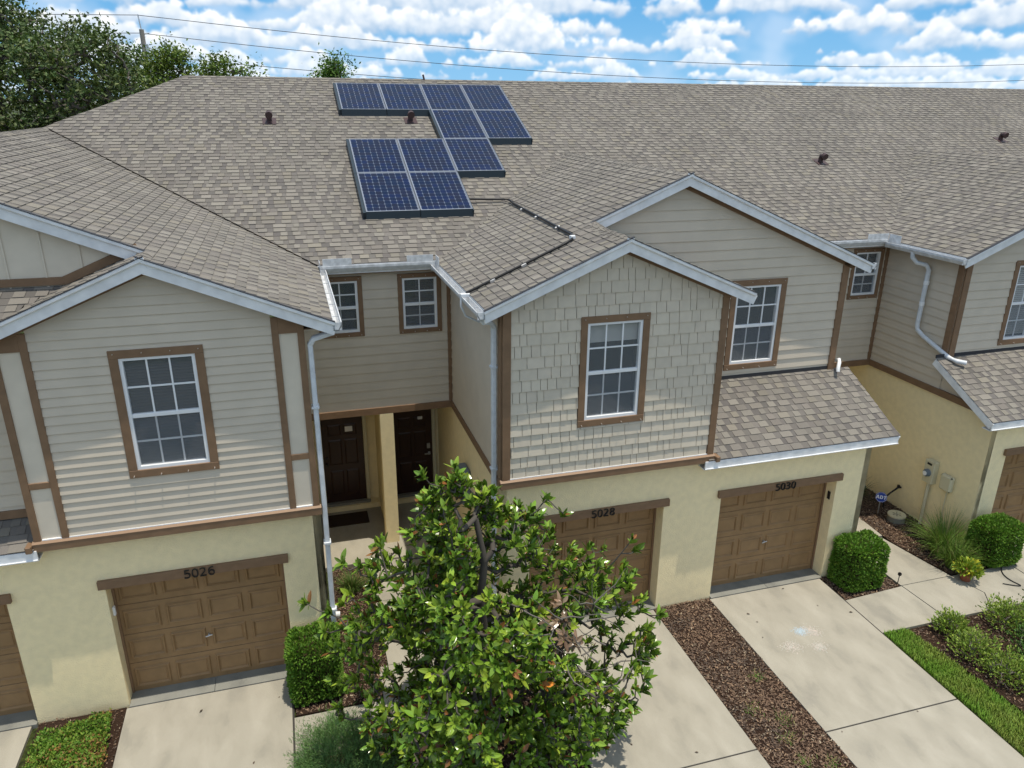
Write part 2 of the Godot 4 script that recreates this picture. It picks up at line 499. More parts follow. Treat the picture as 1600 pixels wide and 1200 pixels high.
func make_roofs() -> void:
	var roofs := []
	var ht := func(x: float, z: float) -> float: return 5.93 + PITCH * (-3.3 - z)
	var k := sqrt(1.0 + PITCH * PITCH)
	var y_main := func(z: float) -> float: return 5.93 + PITCH * (-3.3 - z)
	# main slope
	var r := node(house, "main_roof"); roofs.append(r)
	deck(r, [[Vector3(3.3, 5.92, -3.3), Vector3(34, 5.92, -3.3), Vector3(34, 9.21, -11.05), Vector3(0.92, 9.21, -11.05), Vector3(-1.75, 8.07, -8.38)],
		[Vector3(0.92, 9.21, -11.05), Vector3(34, 9.21, -11.05), Vector3(34, 5.9, -18.8), Vector3(-6.8, 5.9, -18.8)],
		[Vector3(0.92, 9.21, -11.05), Vector3(-6.8, 5.9, -18.8), Vector3(-6.8, 5.9, -3.3)]])
	shingles(r, 0, Vector3(0, 5.93, -3.3), Vector3.RIGHT, Vector3(0, PITCH, -1), 7.75 * k, func(v: float) -> Vector2:
		var s := v / k
		return Vector2(maxf(3.42 - s, 0.92 - (7.75 - s)), 31.0))
	caps(r, Vector3(0.92, 9.225, -11.05), Vector3(31, 9.225, -11.05), Vector3(0, 0, 1), PITCH)
	caps(r, Vector3(-1.75, 8.09, -8.38), Vector3(0.92, 9.225, -11.05), Vector3(0.707, 0, 0.707), 0.3)
	# wide gable over the first units, its slope facing the entry recess
	r = node(house, "gable_roof"); roofs.append(r)
	deck(r, [[Vector3(3.42, 5.89, 0.3), Vector3(3.42, 5.89, -3.3), Vector3(1.2, 6.833, -5.52), Vector3(1.2, 6.833, 0.3)],
		[Vector3(1.2, 6.833, -0.18), Vector3(1.2, 6.833, -5.52), Vector3(-1.73, 8.08, -8.45), Vector3(-1.73, 8.08, -0.18)],
		[Vector3(-1.73, 8.08, -0.18), Vector3(-1.73, 8.08, -8.45), Vector3(-6.9, 5.88, -8.45), Vector3(-6.9, 5.88, -0.18)]])
	shingles(r, 1, Vector3(3.42, 5.9, 0), Vector3(0, 0, 1), Vector3(-1, PITCH, 0), 5.15 * k, func(v: float) -> Vector2:
		var s := v / k
		return Vector2(-3.3 - s - 0.05, 0.325 if s < 2.21 else -0.155))
	caps(r, Vector3(-1.73, 8.10, -0.16), Vector3(-1.73, 8.10, -8.4), Vector3(1, 0, 0), PITCH)
	# small front gable, slope that meets the wide gable's wall
	r = node(house, "gable_roof"); roofs.append(r)
	deck(r, [[Vector3(1.2, 6.833, 0.3), Vector3(1.2, 6.833, -0.3), Vector3(-1.0, 5.9, -0.3), Vector3(-1.0, 5.9, 0.3)]])
	shingles(r, 1, Vector3(-1.0, 5.91, 0), Vector3(0, 0, 1), Vector3(1, PITCH, 0), 2.2 * k, func(_v: float) -> Vector2: return Vector2(-0.3, 0.325))
	caps(r, Vector3(1.2, 6.85, 0.33), Vector3(1.2, 6.85, -0.2), Vector3(1, 0, 0), PITCH)
	# apron roof between the two gables
	r = node(house, "apron_roof"); roofs.append(r)
	deck(r, [[Vector3(0.2, 6.42, -0.3), Vector3(-4, 6.42, -0.3), Vector3(-4, 6.16, 0.3), Vector3(-0.38, 6.16, 0.3)]])
	shingles(r, 9, Vector3(0, 6.17, 0.3), Vector3.RIGHT, Vector3(0, PITCH, -1), 0.6 * k, func(v: float) -> Vector2: return Vector2(-3.0, -0.38 + v / k))
	# gable over the third and fourth units
	r = node(house, "gable_roof"); roofs.append(r)
	deck(r, [[Vector3(5.53, 5.89, 0.3), Vector3(7.70, 6.812, 0.3), Vector3(7.70, 6.812, -5.47), Vector3(5.53, 5.89, -3.3)],
		[Vector3(7.70, 6.812, -1.25), Vector3(9.45, 7.556, -1.25), Vector3(9.45, 7.556, -7.25), Vector3(7.70, 6.812, -5.47)],
		[Vector3(9.45, 7.556, -1.25), Vector3(13.37, 5.89, -1.25), Vector3(13.37, 5.89, -3.3), Vector3(9.45, 7.556, -7.25)]])
	shingles(r, 2, Vector3(5.53, 5.9, 0), Vector3(0, 0, -1), Vector3(1, PITCH, 0), 3.92 * k, func(v: float) -> Vector2:
		var s := v / k
		return Vector2(-0.325 if s < 2.18 else 1.225, 3.35 + s))
	shingles(node(r, "far_slope"), 2, Vector3(13.37, 5.9, 0), Vector3(0, 0, -1), Vector3(-1, PITCH, 0), 3.92 * k, func(v: float) -> Vector2: return Vector2(1.225, 3.35 + v / k))
	var fs: Node3D = r.get_node("far_slope")
	var far: MB = fs.get_meta("rest")
	fs.free()
	put(r, "far_slope", far.mesh(), M.shingle).set_meta("kind", "stuff")
	caps(r, Vector3(9.45, 7.575, -1.23), Vector3(9.45, 7.575, -7.2), Vector3(1, 0, 0), PITCH)
	# small front gable, far slope
	r = node(house, "gable_roof"); roofs.append(r)
	deck(r, [[Vector3(7.70, 6.812, 0.3), Vector3(9.88, 5.89, 0.3), Vector3(9.88, 5.89, -1.4), Vector3(7.70, 6.812, -1.4)]])
	shingles(r, 2, Vector3(9.88, 5.9, 0), Vector3(0, 0, -1), Vector3(-1, PITCH, 0), 2.18 * k, func(_v: float) -> Vector2: return Vector2(-0.325, 1.4))
	caps(r, Vector3(7.70, 6.835, 0.33), Vector3(7.70, 6.835, -1.3), Vector3(1, 0, 0), PITCH)
	# gable beyond the second recess
	r = node(house, "gable_roof"); roofs.append(r)
	deck(r, [[Vector3(15.53, 5.89, -1.15), Vector3(19.48, 7.56, -1.15), Vector3(19.48, 7.56, -7.25), Vector3(15.53, 5.89, -3.3)],
		[Vector3(19.48, 7.56, -1.15), Vector3(23.43, 5.89, -1.15), Vector3(23.43, 5.89, -3.3), Vector3(19.48, 7.56, -7.25)]])
	shingles(r, 3, Vector3(15.53, 5.9, 0), Vector3(0, 0, -1), Vector3(1, PITCH, 0), 3.95 * k, func(v: float) -> Vector2: return Vector2(1.13, 3.35 + v / k))
	caps(r, Vector3(19.48, 7.58, -1.14), Vector3(19.48, 7.58, -7.2), Vector3(1, 0, 0), PITCH)
	# low roofs over the garages
	var kl := sqrt(1.25)
	for a in [[9.47, 13.38, -1.4], [15.55, 21.0, -1.4], [-4.6, -0.7, -0.3]]:
		r = node(house, "garage_roof"); roofs.append(r)
		var top: float = 2.98 + 0.5 * (0.2 - a[2])
		deck(r, [[Vector3(a[0], 2.97, 0.19), Vector3(a[1], 2.97, 0.19), Vector3(a[1], top, a[2]), Vector3(a[0], top, a[2])]])
		shingles(r, 9, Vector3(0, 2.98, 0.215), Vector3.RIGHT, Vector3(0, 0.5, -1), (0.205 - a[2]) * kl, func(_v: float) -> Vector2: return Vector2(a[0] - 0.01, a[1] + 0.015))
		# step flashing where it meets the wall
		var fl := MB.new()
		fl.bar(Vector3(a[0], top + 0.035, a[2] + 0.012), Vector3(a[1] - 0.35, top + 0.035, a[2] + 0.012), 0.02, 0.07)
		put(r, "flashing", fl.mesh(), M.flashing)
	finish_shingles(roofs)

# white rake boards, frieze and eave trim
func rake(p: Vector3, q: Vector3) -> void:
	# p, q: top front edge of the slope at the two ends
	var m := MB.new()
	p += (p - q).normalized() * 0.055
	if q.x < p.x: p.z += 0.003; q.z += 0.003
	m.bar(p + Vector3(0, -0.115, 0.0), q + Vector3(0, -0.115, 0.0), 0.025, 0.15)
	put(house, "rake_board", m.mesh(), M.white_fascia)
	m = MB.new()
	m.bar(p + Vector3(0, -0.028, 0.02), q + Vector3(0, -0.028, 0.02), 0.05, 0.055, Vector3.UP, 0.012)
	put(house, "rake_moulding", m.mesh(), M.white_fascia)
	m = MB.new()
	m.bar(p + Vector3(0, 0.004, 0.022), q + Vector3(0, 0.004, 0.022), 0.055, 0.008)
	put(house, "drip_edge", m.mesh(), M.flashing)

func gutter(path: Array) -> void:
	# open trough: x across (towards the wall is negative), y up
	var prof := PackedVector2Array([Vector2(-0.05, 0.0), Vector2(-0.05, -0.11), Vector2(0.02, -0.11), Vector2(0.06, -0.045), Vector2(0.06, 0.0), Vector2(0.048, 0.0), Vector2(0.048, -0.04), Vector2(0.014, -0.103), Vector2(-0.043, -0.103), Vector2(-0.043, 0.0)])
	var m := MB.new()
	m.sweep(PackedVector3Array(path), prof)
	var a: Vector3 = path[0]; var b: Vector3 = path[path.size() - 1]
	for e in [[a, (Vector3(path[1]) - a).normalized()], [b, (Vector3(path[path.size() - 2]) - b).normalized()]]:
		m.bar(e[0] + Vector3(0, -0.055, 0), e[0] + e[1] * 0.006 + Vector3(0, -0.055, 0), 0.11, 0.11)
	var g := put(house, "gutter", m.mesh(), M.gutter_metal)
	var n := int(a.distance_to(b) / 0.6)
	for i in n:
		var s := MB.new()
		var c := a.lerp(b, (i + 0.5) / n)
		var d := Vector3.UP.cross((b - a).normalized())
		s.bar(c - d * 0.05 + Vector3(0, -0.012, 0), c + d * 0.055 + Vector3(0, -0.012, 0), 0.02, 0.006)
		put(g, "hanger", s.mesh(), M.steel)

func pipe(called: String, path: Array, w: float, d: float, m: Material, up := Vector3(0, 0, 1)) -> MeshInstance3D:
	var b := MB.new()
	var prof := PackedVector2Array()
	for p in [[-1, -0.6], [-0.7, -1], [0.7, -1], [1, -0.6], [1, 0.6], [0.7, 1], [-0.7, 1], [-1, 0.6]]: prof.append(Vector2(p[0] * w / 2, p[1] * d / 2))
	b.sweep(PackedVector3Array(path), prof, up)
	return put(house, called, b.mesh(), m)

func round_pipe(parent: Node3D, called: String, path: Array, r: float, m: Material, sides := 10) -> MeshInstance3D:
	var b := MB.new()
	var rad := PackedFloat32Array()
	for p in path: rad.append(r)
	b.tube(PackedVector3Array(path), rad, sides)
	return put(parent, called, b.mesh(), m)

# ---------------------------------------------------------------- walls
# boards lapped over one another; wall plane in local x, y with z outwards
func lap_wall(called: String, t: Transform3D, y0: float, y1: float, expo: float, bounds: Callable, holes: Array, m: Material) -> Node3D:
	var w := node(house, called, t)
	var back := MB.new()
	var y := y0
	while y < y1 - 0.01:
		var ya := y; var yb := minf(y + expo, y1)
		var cuts := [ya, yb]
		for h in holes:
			for e in [h.position.y, h.end.y]:
				if e > ya + 0.004 and e < yb - 0.004: cuts.append(e)
		cuts.sort()
		for ci in cuts.size() - 1:
			var c0: float = cuts[ci]; var c1: float = cuts[ci + 1]
			var s0: Vector2 = bounds.call(c0); var s1: Vector2 = bounds.call(c1)
			if s0.y - s0.x < 0.01: continue
			if s1.y < s1.x: s1 = Vector2((s1.x + s1.y) / 2, (s1.x + s1.y) / 2)
			var runs := [[s0.x, s0.y, s1.x, s1.y]]
			for h in holes:
				var cy := (c0 + c1) / 2
				if cy > h.position.y and cy < h.end.y:
					var next := []
					for r in runs:
						if h.end.x <= r[0] or h.position.x >= r[1]: next.append(r); continue
						if h.position.x > r[0] + 0.005: next.append([r[0], h.position.x, minf(r[2], h.position.x), h.position.x])
						if h.end.x < r[1] - 0.005: next.append([h.end.x, r[1], h.end.x, maxf(r[3], h.end.x)])
					runs = next
			for r in runs:
				var f0 := (c0 - ya) / expo; var f1 := (c1 - ya) / expo
				var z0 := lerpf(0.023, 0.003, f0); var z1 := lerpf(0.023, 0.003, f1)
				var b := MB.new()
				b.quad(Vector3(r[0], c0, z0), Vector3(r[1], c0, z0), Vector3(r[3], c1, z1), Vector3(r[2], c1, z1))
				if c0 == ya: b.quad(Vector3(r[0], c0, -0.002), Vector3(r[1], c0, -0.002), Vector3(r[1], c0, z0), Vector3(r[0], c0, z0))
				put(w, "siding_board", b.mesh(), m)
				back.quad(Vector3(r[0], c0, -0.006), Vector3(r[1], c0, -0.006), Vector3(r[3], c1, -0.006), Vector3(r[2], c1, -0.006))
		y += expo
	put(w, "sheathing", back.mesh(), M.siding)
	return w

func trim(p: Vector3, q: Vector3, w: float, d: float, up := Vector3(0, 0, 1), m: Material = null) -> void:
	# board from p to q, w wide in the wall plane, d thick; up is the wall's outward normal
	var b := MB.new()
	b.bar(p, q, w, d, up, 0.004)
	put(house, "trim_board", b.mesh(), m if m else M.brown_trim)

func gable_bounds(xl: float, xr: float, apex_x: float, apex_y: float) -> Callable:
	return func(y: float) -> Vector2:
		var half := (apex_y - y) / PITCH
		return Vector2(maxf(xl, apex_x - half), minf(xr, apex_x + half))

func stucco_front(x0: float, x1: float, doors: Array, top: float) -> void:
	var m := MB.new()
	var x := x0
	for d in doors:
		if d > x: m.quad(Vector3(x, -0.05, 0), Vector3(d, -0.05, 0), Vector3(d, top, 0), Vector3(x, top, 0))
		m.quad(Vector3(d, 2.13, 0), Vector3(d + 2.44, 2.13, 0), Vector3(d + 2.44, top, 0), Vector3(d, top, 0))
		m.quad(Vector3(d, -0.05, 0), Vector3(d, -0.05, -0.34), Vector3(d, 2.13, -0.34), Vector3(d, 2.13, 0))
		m.quad(Vector3(d + 2.44, -0.05, -0.34), Vector3(d + 2.44, -0.05, 0), Vector3(d + 2.44, 2.13, 0), Vector3(d + 2.44, 2.13, -0.34))
		m.quad(Vector3(d, 2.13, 0), Vector3(d, 2.13, -0.34), Vector3(d + 2.44, 2.13, -0.34), Vector3(d + 2.44, 2.13, 0))
		x = d + 2.44
	if x1 > x: m.quad(Vector3(x, -0.05, 0), Vector3(x1, -0.05, 0), Vector3(x1, top, 0), Vector3(x, top, 0))
	put(house, "stucco_wall", m.mesh(), M.stucco)

func plain_wall(called: String, a: Vector3, b: Vector3, top: float, m: Material) -> void:
	# upright wall along a..b (left to right seen from outside), 0.12 thick behind
	var mb := MB.new()
	var d := (b - a).normalized()
	var inward := d.cross(Vector3.UP) * -0.12
	var p := PackedVector3Array([a, b, Vector3(b.x, top, b.z), Vector3(a.x, top, a.z)])
	mb.quad(p[0], p[1], p[2], p[3])
	mb.quad(p[1] + inward, p[0] + inward, p[3] + inward, p[2] + inward)
	mb.quad(p[3], p[2], p[2] + inward, p[3] + inward)
	mb.quad(p[0], p[3], p[3] + inward, p[0] + inward)
	mb.quad(p[1], p[1] + inward, p[2] + inward, p[2])
	put(house, called, mb.mesh(), m)

# double-hung window with casing, muntins, single panes, shutter studs; local origin at the lower corner of the casing
func window(t: Transform3D, w: float, h: float, cols: int, blind: String, cw := 0.11) -> void:
	var n := node(house, "window", t)
	for s in [[Vector3(0, 0, 0), Vector3(w, cw, 0.035)], [Vector3(0, h - cw, 0), Vector3(w, h, 0.035)], [Vector3(0, cw, 0), Vector3(cw, h - cw, 0.032)], [Vector3(w - cw, cw, 0), Vector3(w, h - cw, 0.032)]]:
		var b := MB.new()
		var lo: Vector3 = s[0]; var hi: Vector3 = s[1]
		b.obox(Transform3D(Basis(), (lo + hi) / 2), hi - lo, 0.004)
		put(n, "casing_board", b.mesh(), M.brown_trim)
	var x0 := cw; var x1 := w - cw; var y0 := cw; var y1 := h - cw
	var fr := MB.new()
	for s in [[x0, y0, x1, y0 + 0.045], [x0, y1 - 0.04, x1, y1], [x0, y0 + 0.045, x0 + 0.045, y1 - 0.04], [x1 - 0.045, y0 + 0.045, x1, y1 - 0.04]]:
		fr.box(Vector3(s[0], s[1], -0.06), Vector3(s[2], s[3], 0.012))
	put(n, "frame", fr.mesh(), M.white_vinyl)
	var ym := (y0 + y1) / 2 - 0.02
	var rl := MB.new()
	rl.obox(Transform3D(Basis(), Vector3((x0 + x1) / 2, ym, -0.022)), Vector3(x1 - x0 - 0.09, 0.055, 0.055), 0.005)
	put(n, "meeting_rail", rl.mesh(), M.white_vinyl)
	for half in 2:
		var a0 := x0 + 0.045; var a1 := x1 - 0.045
		var b0 := (y0 + 0.045) if half == 0 else ym + 0.0275
		var b1 := (ym - 0.0275) if half == 0 else y1 - 0.04
		var z := -0.038 if half == 0 else -0.018
		for i in range(1, cols):
			var mx := lerpf(a0, a1, float(i) / cols)
			var mb := MB.new()
			mb.box(Vector3(mx - 0.011, b0, z - 0.008), Vector3(mx + 0.011, b1, z + 0.008))
			put(n, "muntin", mb.mesh(), M.white_vinyl)
		var cross := MB.new()
		cross.box(Vector3(a0, (b0 + b1) / 2 - 0.011, z - 0.009), Vector3(a1, (b0 + b1) / 2 + 0.011, z + 0.009))
		put(n, "muntin", cross.mesh(), M.white_vinyl)
		for i in cols:
			for j in 2:
				var g := MB.new()
				var gx0 := lerpf(a0, a1, float(i) / cols); var gx1 := lerpf(a0, a1, float(i + 1) / cols)
				var gy0 := lerpf(b0, b1, j / 2.0); var gy1 := lerpf(b0, b1, (j + 1) / 2.0)
				g.quad(Vector3(gx0, gy0, z), Vector3(gx1, gy0, z), Vector3(gx1, gy1, z), Vector3(gx0, gy1, z))
				put(n, "pane", g.mesh(), M.glass)
		if half == 0:
			var sc := MB.new()
			sc.quad(Vector3(a0, b0, z + 0.02), Vector3(a1, b0, z + 0.02), Vector3(a1, b1, z + 0.02), Vector3(a0, b1, z + 0.02))
			put(n, "insect_screen", sc.mesh(), M.insect_screen)
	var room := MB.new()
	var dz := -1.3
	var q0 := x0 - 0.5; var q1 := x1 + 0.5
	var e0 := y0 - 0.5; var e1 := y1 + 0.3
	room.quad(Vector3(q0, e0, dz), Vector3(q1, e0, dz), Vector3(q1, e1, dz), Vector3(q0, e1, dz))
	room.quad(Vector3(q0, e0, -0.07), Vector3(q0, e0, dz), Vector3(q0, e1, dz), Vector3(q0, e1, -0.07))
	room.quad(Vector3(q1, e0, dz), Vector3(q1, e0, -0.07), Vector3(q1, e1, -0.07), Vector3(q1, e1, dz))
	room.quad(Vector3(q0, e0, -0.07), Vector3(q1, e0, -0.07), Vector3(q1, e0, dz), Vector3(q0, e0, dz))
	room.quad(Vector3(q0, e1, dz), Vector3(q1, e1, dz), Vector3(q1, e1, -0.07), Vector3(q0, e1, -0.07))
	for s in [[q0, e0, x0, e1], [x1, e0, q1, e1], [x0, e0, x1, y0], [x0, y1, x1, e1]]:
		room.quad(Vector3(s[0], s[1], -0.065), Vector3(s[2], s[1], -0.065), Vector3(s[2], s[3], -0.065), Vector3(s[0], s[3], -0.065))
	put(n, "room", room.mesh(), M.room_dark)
	if blind:
		var lowest := y0 + 0.05
		if blind == "raised": lowest = y1 - 0.34
		var y := y1 - 0.06
		while y > lowest:
			var sl := MB.new()
			sl.obox(Transform3D(Basis(Vector3.RIGHT, 0.5), Vector3((x0 + x1) / 2, y, -0.11)), Vector3(x1 - x0 - 0.07, 0.004, 0.046))
			put(n, "blind_slat", sl.mesh(), M.blind_light if blind != "dark" else M.blind_dark)
			y -= 0.042 if blind != "raised" else 0.018
	for e in 2:
		for i in 4:
			var st := MB.new()
			var sx := lerpf(0.06, w - 0.06, i / 3.0)
			var sy := 0.035 if e == 0 else h - 0.045
			var len := 0.075 if e == 0 else 0.05
			st.tube(PackedVector3Array([Vector3(sx, sy, 0.03), Vector3(sx, sy, len)]), PackedFloat32Array([0.007, 0.007]), 6)
			put(n, "stud", st.mesh(), M.brass_stud)

func garage_door(x: float, number: String, worn: bool) -> void:
	var n := node(house, "garage_door", at(x, 0, -0.28))
	var sh := 2.13 / 4.0
	for i in 4:
		var s := MB.new()
		s.obox(Transform3D(Basis(), Vector3(1.22, (i + 0.5) * sh, -0.025)), Vector3(2.43, sh - 0.008, 0.05), 0.006)
		var sec := put(n, "door_section", s.mesh(), M.brown_door)
		for j in 4:
			var p := MB.new()
			var cx := 0.335 + j * 0.59; var cy := (i + 0.5) * sh
			var loops := [[0.255, 0.18, 0.0], [0.238, 0.163, 0.026], [0.222, 0.147, 0.026], [0.200, 0.125, -0.004], [0.185, 0.11, 0.008]]
			for l in loops.size() - 1:
				var a: Array = loops[l]; var b: Array = loops[l + 1]
				var ca := [Vector3(cx - a[0], cy - a[1], a[2]), Vector3(cx + a[0], cy - a[1], a[2]), Vector3(cx + a[0], cy + a[1], a[2]), Vector3(cx - a[0], cy + a[1], a[2])]
				var cb := [Vector3(cx - b[0], cy - b[1], b[2]), Vector3(cx + b[0], cy - b[1], b[2]), Vector3(cx + b[0], cy + b[1], b[2]), Vector3(cx - b[0], cy + b[1], b[2])]
				for e in 4: p.quad(ca[e], ca[(e + 1) % 4], cb[(e + 1) % 4], cb[e])
			var z: Array = loops[4]
			p.quad(Vector3(cx - z[0], cy - z[1], z[2]), Vector3(cx + z[0], cy - z[1], z[2]), Vector3(cx + z[0], cy + z[1], z[2]), Vector3(cx - z[0], cy + z[1], z[2]))
			put(sec, "raised_panel", p.mesh(), M.brown_door)
	var stop := MB.new()
	stop.box(Vector3(0.0, 0, 0.0), Vector3(0.035, 2.13, 0.03)); stop.box(Vector3(2.405, 0, 0.0), Vector3(2.44, 2.13, 0.03)); stop.box(Vector3(0.035, 2.10, 0.0), Vector3(2.405, 2.13, 0.03))
	put(n, "door_stop", stop.mesh(), M.brown_trim)
	var hd := MB.new()
	hd.tube(PackedVector3Array([Vector3(1.22, 0.84, 0.0), Vector3(1.22, 0.84, 0.035)]), PackedFloat32Array([0.022, 0.02]), 10)
	hd.obox(Transform3D(Basis(Vector3(0, 0, 1), 0.2), Vector3(1.22, 0.84, 0.045)), Vector3(0.11, 0.018, 0.018), 0.004)
	put(n, "handle", hd.mesh(), M.steel)
	var li := MB.new()
	li.obox(Transform3D(Basis(), Vector3(x + 1.22, 2.185, 0.03)), Vector3(2.60, 0.135, 0.06), 0.005)
	var lb := put(house, "lintel_board", li.mesh(), M.brown_trim)
	if number:
		var tm := TextMesh.new()
		var f := SystemFont.new()
		f.font_names = PackedStringArray(["Droid Sans"])
		f.font_weight = 500
		tm.font = f
		tm.text = number
		tm.font_size = 64
		tm.pixel_size = 0.0031
		tm.depth = 0.02
		var o := put(lb, "house_number", tm, M.black_metal)
		o.position = Vector3(x + 1.27, 2.185, 0.072)
	if worn: pass

func entry_door(t: Transform3D, w: float) -> Node3D:
	var n := node(house, "entry_door", t)
	var b := MB.new()
	b.obox(Transform3D(Basis(), Vector3(w / 2, 1.02, 0)), Vector3(w, 2.04, 0.045), 0.003)
	put(n, "leaf_panel", b.mesh(), M.entry_door)
	for r in [[0.18, 0.78], [0.92, 1.52], [1.62, 1.88]]:
		for c in 2:
			var p := MB.new()
			var xa := 0.13 + c * (w - 0.13 * 2 - 0.28); var xb := xa + 0.28
			var o := [Vector3(xa, r[0], 0.023), Vector3(xb, r[0], 0.023), Vector3(xb, r[1], 0.023), Vector3(xa, r[1], 0.023)]
			var i := [Vector3(xa + 0.03, r[0] + 0.03, 0.036), Vector3(xb - 0.03, r[0] + 0.03, 0.036), Vector3(xb - 0.03, r[1] - 0.03, 0.036), Vector3(xa + 0.03, r[1] - 0.03, 0.036)]
			for e in 4: p.quad(o[e], o[(e + 1) % 4], i[(e + 1) % 4], i[e])
			p.quad(i[0], i[1], i[2], i[3])
			put(n, "raised_panel", p.mesh(), M.entry_door)
	var fr := MB.new()
	fr.box(Vector3(-0.08, 0, -0.02), Vector3(-0.005, 2.12, 0.05)); fr.box(Vector3(w + 0.005, 0, -0.02), Vector3(w + 0.08, 2.12, 0.05)); fr.box(Vector3(-0.005, 2.045, -0.02), Vector3(w + 0.005, 2.12, 0.05))
	put(n, "frame", fr.mesh(), M.cream_box)
	var th := MB.new()
	th.box(Vector3(-0.08, -0.06, -0.02), Vector3(w + 0.08, 0.0, 0.12))
	put(n, "threshold", th.mesh(), M.concrete_apron)
	return n

func make_house() -> void:
	house = node(self, "townhouse_building")
	tag(house, "two storey townhouse row with tan siding, yellow stucco and brown shingled roofs", "building")
	var U := 0.13
	# ---- ground floor fronts
	stucco_front(-5.2, 3.05, [-3.68, 0.0], 3.0)
	stucco_front(5.84, 13.02, [6.36, 9.92], 3.0)
	stucco_front(15.85, 21.5, [16.36], 3.0)
	plain_wall("stucco_wall", Vector3(5.84, -0.05, -5.3), Vector3(5.84, -0.05, 0.0), 3.0, M.stucco)
	plain_wall("stucco_wall", Vector3(15.85, -0.05, -5.3), Vector3(15.85, -0.05, 0.0), 3.0, M.stucco)
	plain_wall("stucco_wall", Vector3(3.05, -0.05, 0.0), Vector3(3.05, -0.05, -5.3), 5.85, M.stucco)
	plain_wall("stucco_wall", Vector3(13.02, -0.05, 0.0), Vector3(13.02, -0.05, -5.3), 2.95, M.stucco)
	plain_wall("siding_side", Vector3(13.02, 2.95, -1.4), Vector3(13.02, 2.95, -3.5), 5.85, M.siding)
	plain_wall("siding_side", Vector3(9.56, 2.9, 0.13), Vector3(9.56, 2.9, -1.4), 6.0, M.siding)
	for a in [[3.05, 5.84], [13.02, 15.85]]:
		plain_wall("stucco_wall", Vector3(a[0], -0.05, -5.25), Vector3(a[1], -0.05, -5.25), 3.0, M.stucco)
		var c := MB.new()
		c.box(Vector3(a[0], 2.93, -5.25), Vector3(a[1], 3.05, -3.5))
		put(house, "porch_ceiling", c.mesh(), M.stucco)
	garage_door(-3.68, "", false)
	garage_door(0.0, "5026", true)
	garage_door(6.36, "5028", false)
	garage_door(9.92, "5030", false)
	garage_door(16.36, "", false)
	# soffit under the overhanging upper floor
	for a in [[-0.68, 3.05], [5.84, 9.56]]:
		var s := MB.new()
		s.box(Vector3(a[0], 2.95, -0.1), Vector3(a[1], 3.0, 0.13))
		put(house, "overhang_soffit", s.mesh(), M.brown_trim)
	# ---- recess wall carried by a post between the two doors
	var post := MB.new()
	post.obox(Transform3D(Basis(), Vector3(4.495, 1.45, -3.58)), Vector3(0.27, 2.97, 0.27), 0.01)
	put(house, "porch_post", post.mesh(), M.stucco)
	var part := MB.new()
	part.box(Vector3(4.43, 0, -5.25), Vector3(4.56, 2.93, -3.72))
	put(house, "porch_partition", part.mesh(), M.stucco)
	var d1 := entry_door(at(3.27, 0.2, -5.2), 0.88)
	var sign := MB.new()
	sign.box(Vector3(0.50, 1.70, 0.037), Vector3(0.66, 1.82, 0.043))
	put(d1, "door_notice", sign.mesh(), M.white_paint)
	var kn := MB.new()
	kn.tube(PackedVector3Array([Vector3(0.07, 0.95, 0.02), Vector3(0.07, 0.95, 0.09)]), PackedFloat32Array([0.02, 0.03]), 8)
	put(d1, "knob", kn.mesh(), M.black_metal)
	kn = MB.new()
	kn.tube(PackedVector3Array([Vector3(0.07, 1.1, 0.02), Vector3(0.07, 1.1, 0.05)]), PackedFloat32Array([0.028, 0.024]), 8)
	put(d1, "deadbolt", kn.mesh(), M.black_metal)
	var d2 := entry_door(at(4.80, 0.2, -5.2), 0.88)
	var lk := MB.new()
	lk.box(Vector3(0.76, 1.08, 0.02), Vector3(0.83, 1.2, 0.05))
	put(d2, "keypad_lock", lk.mesh(), M.steel)
	lk = MB.new()
	lk.box(Vector3(0.70, 0.94, 0.05), Vector3(0.83, 0.965, 0.075)); lk.box(Vector3(0.78, 0.92, 0.02), Vector3(0.83, 0.99, 0.05))
	put(d2, "lever_handle", lk.mesh(), M.steel)
	var dl := MB.new()
	dl.obox(at(0.62, 1.85, 0.05), Vector3(0.11, 0.07, 0.03), 0.01)
	put(d2, "door_viewer", dl.mesh(), M.white_paint)
	var step := MB.new()
	step.box(Vector3(3.05, 0.02, -5.25), Vector3(4.43, 0.14, -5.02)); step.box(Vector3(4.56, 0.02, -5.25), Vector3(5.84, 0.14, -5.02))
	put(house, "door_step", step.mesh(), M.stucco)
	# recess 1 upper wall
	var w1 := Rect2(3.36, 4.53, 0.82, 1.14); var w2 := Rect2(4.83, 4.52, 0.82, 1.15)
	lap_wall("siding_wall", at(0, 0, -3.5), 3.07, 5.9, 0.18, func(_y): return Vector2(3.05, 5.84), [w1, w2], M.siding)
	window(at(3.36, 4.53, -3.5), 0.82, 1.14, 2, "", 0.085)
	window(at(4.83, 4.52, -3.5), 0.82, 1.15, 2, "dark", 0.085)
	trim(Vector3(3.05, 3.0, -3.47), Vector3(5.82, 3.0, -3.47), 0.14, 0.05)
	trim(Vector3(5.79, 3.07, -3.475), Vector3(5.79, 5.85, -3.475), 0.07, 0.04)
	# recess 2 upper wall
	var w3 := Rect2(14.9, 4.55, 0.82, 1.14)
	lap_wall("siding_wall", at(0, 0, -3.5), 3.07, 5.9, 0.18, func(_y): return Vector2(13.02, 15.85), [w3], M.siding)
	window(at(14.9, 4.55, -3.5), 0.82, 1.14, 2, "dark", 0.085)
	trim(Vector3(13.02, 3.0, -3.47), Vector3(15.83, 3.0, -3.47), 0.14, 0.05)
	trim(Vector3(15.80, 3.07, -3.475), Vector3(15.80, 5.85, -3.475), 0.08, 0.04)
	# side walls of the recesses, facing the entries
	var face := Basis(Vector3(0, 0, 1), Vector3.UP, Vector3(-1, 0, 0))
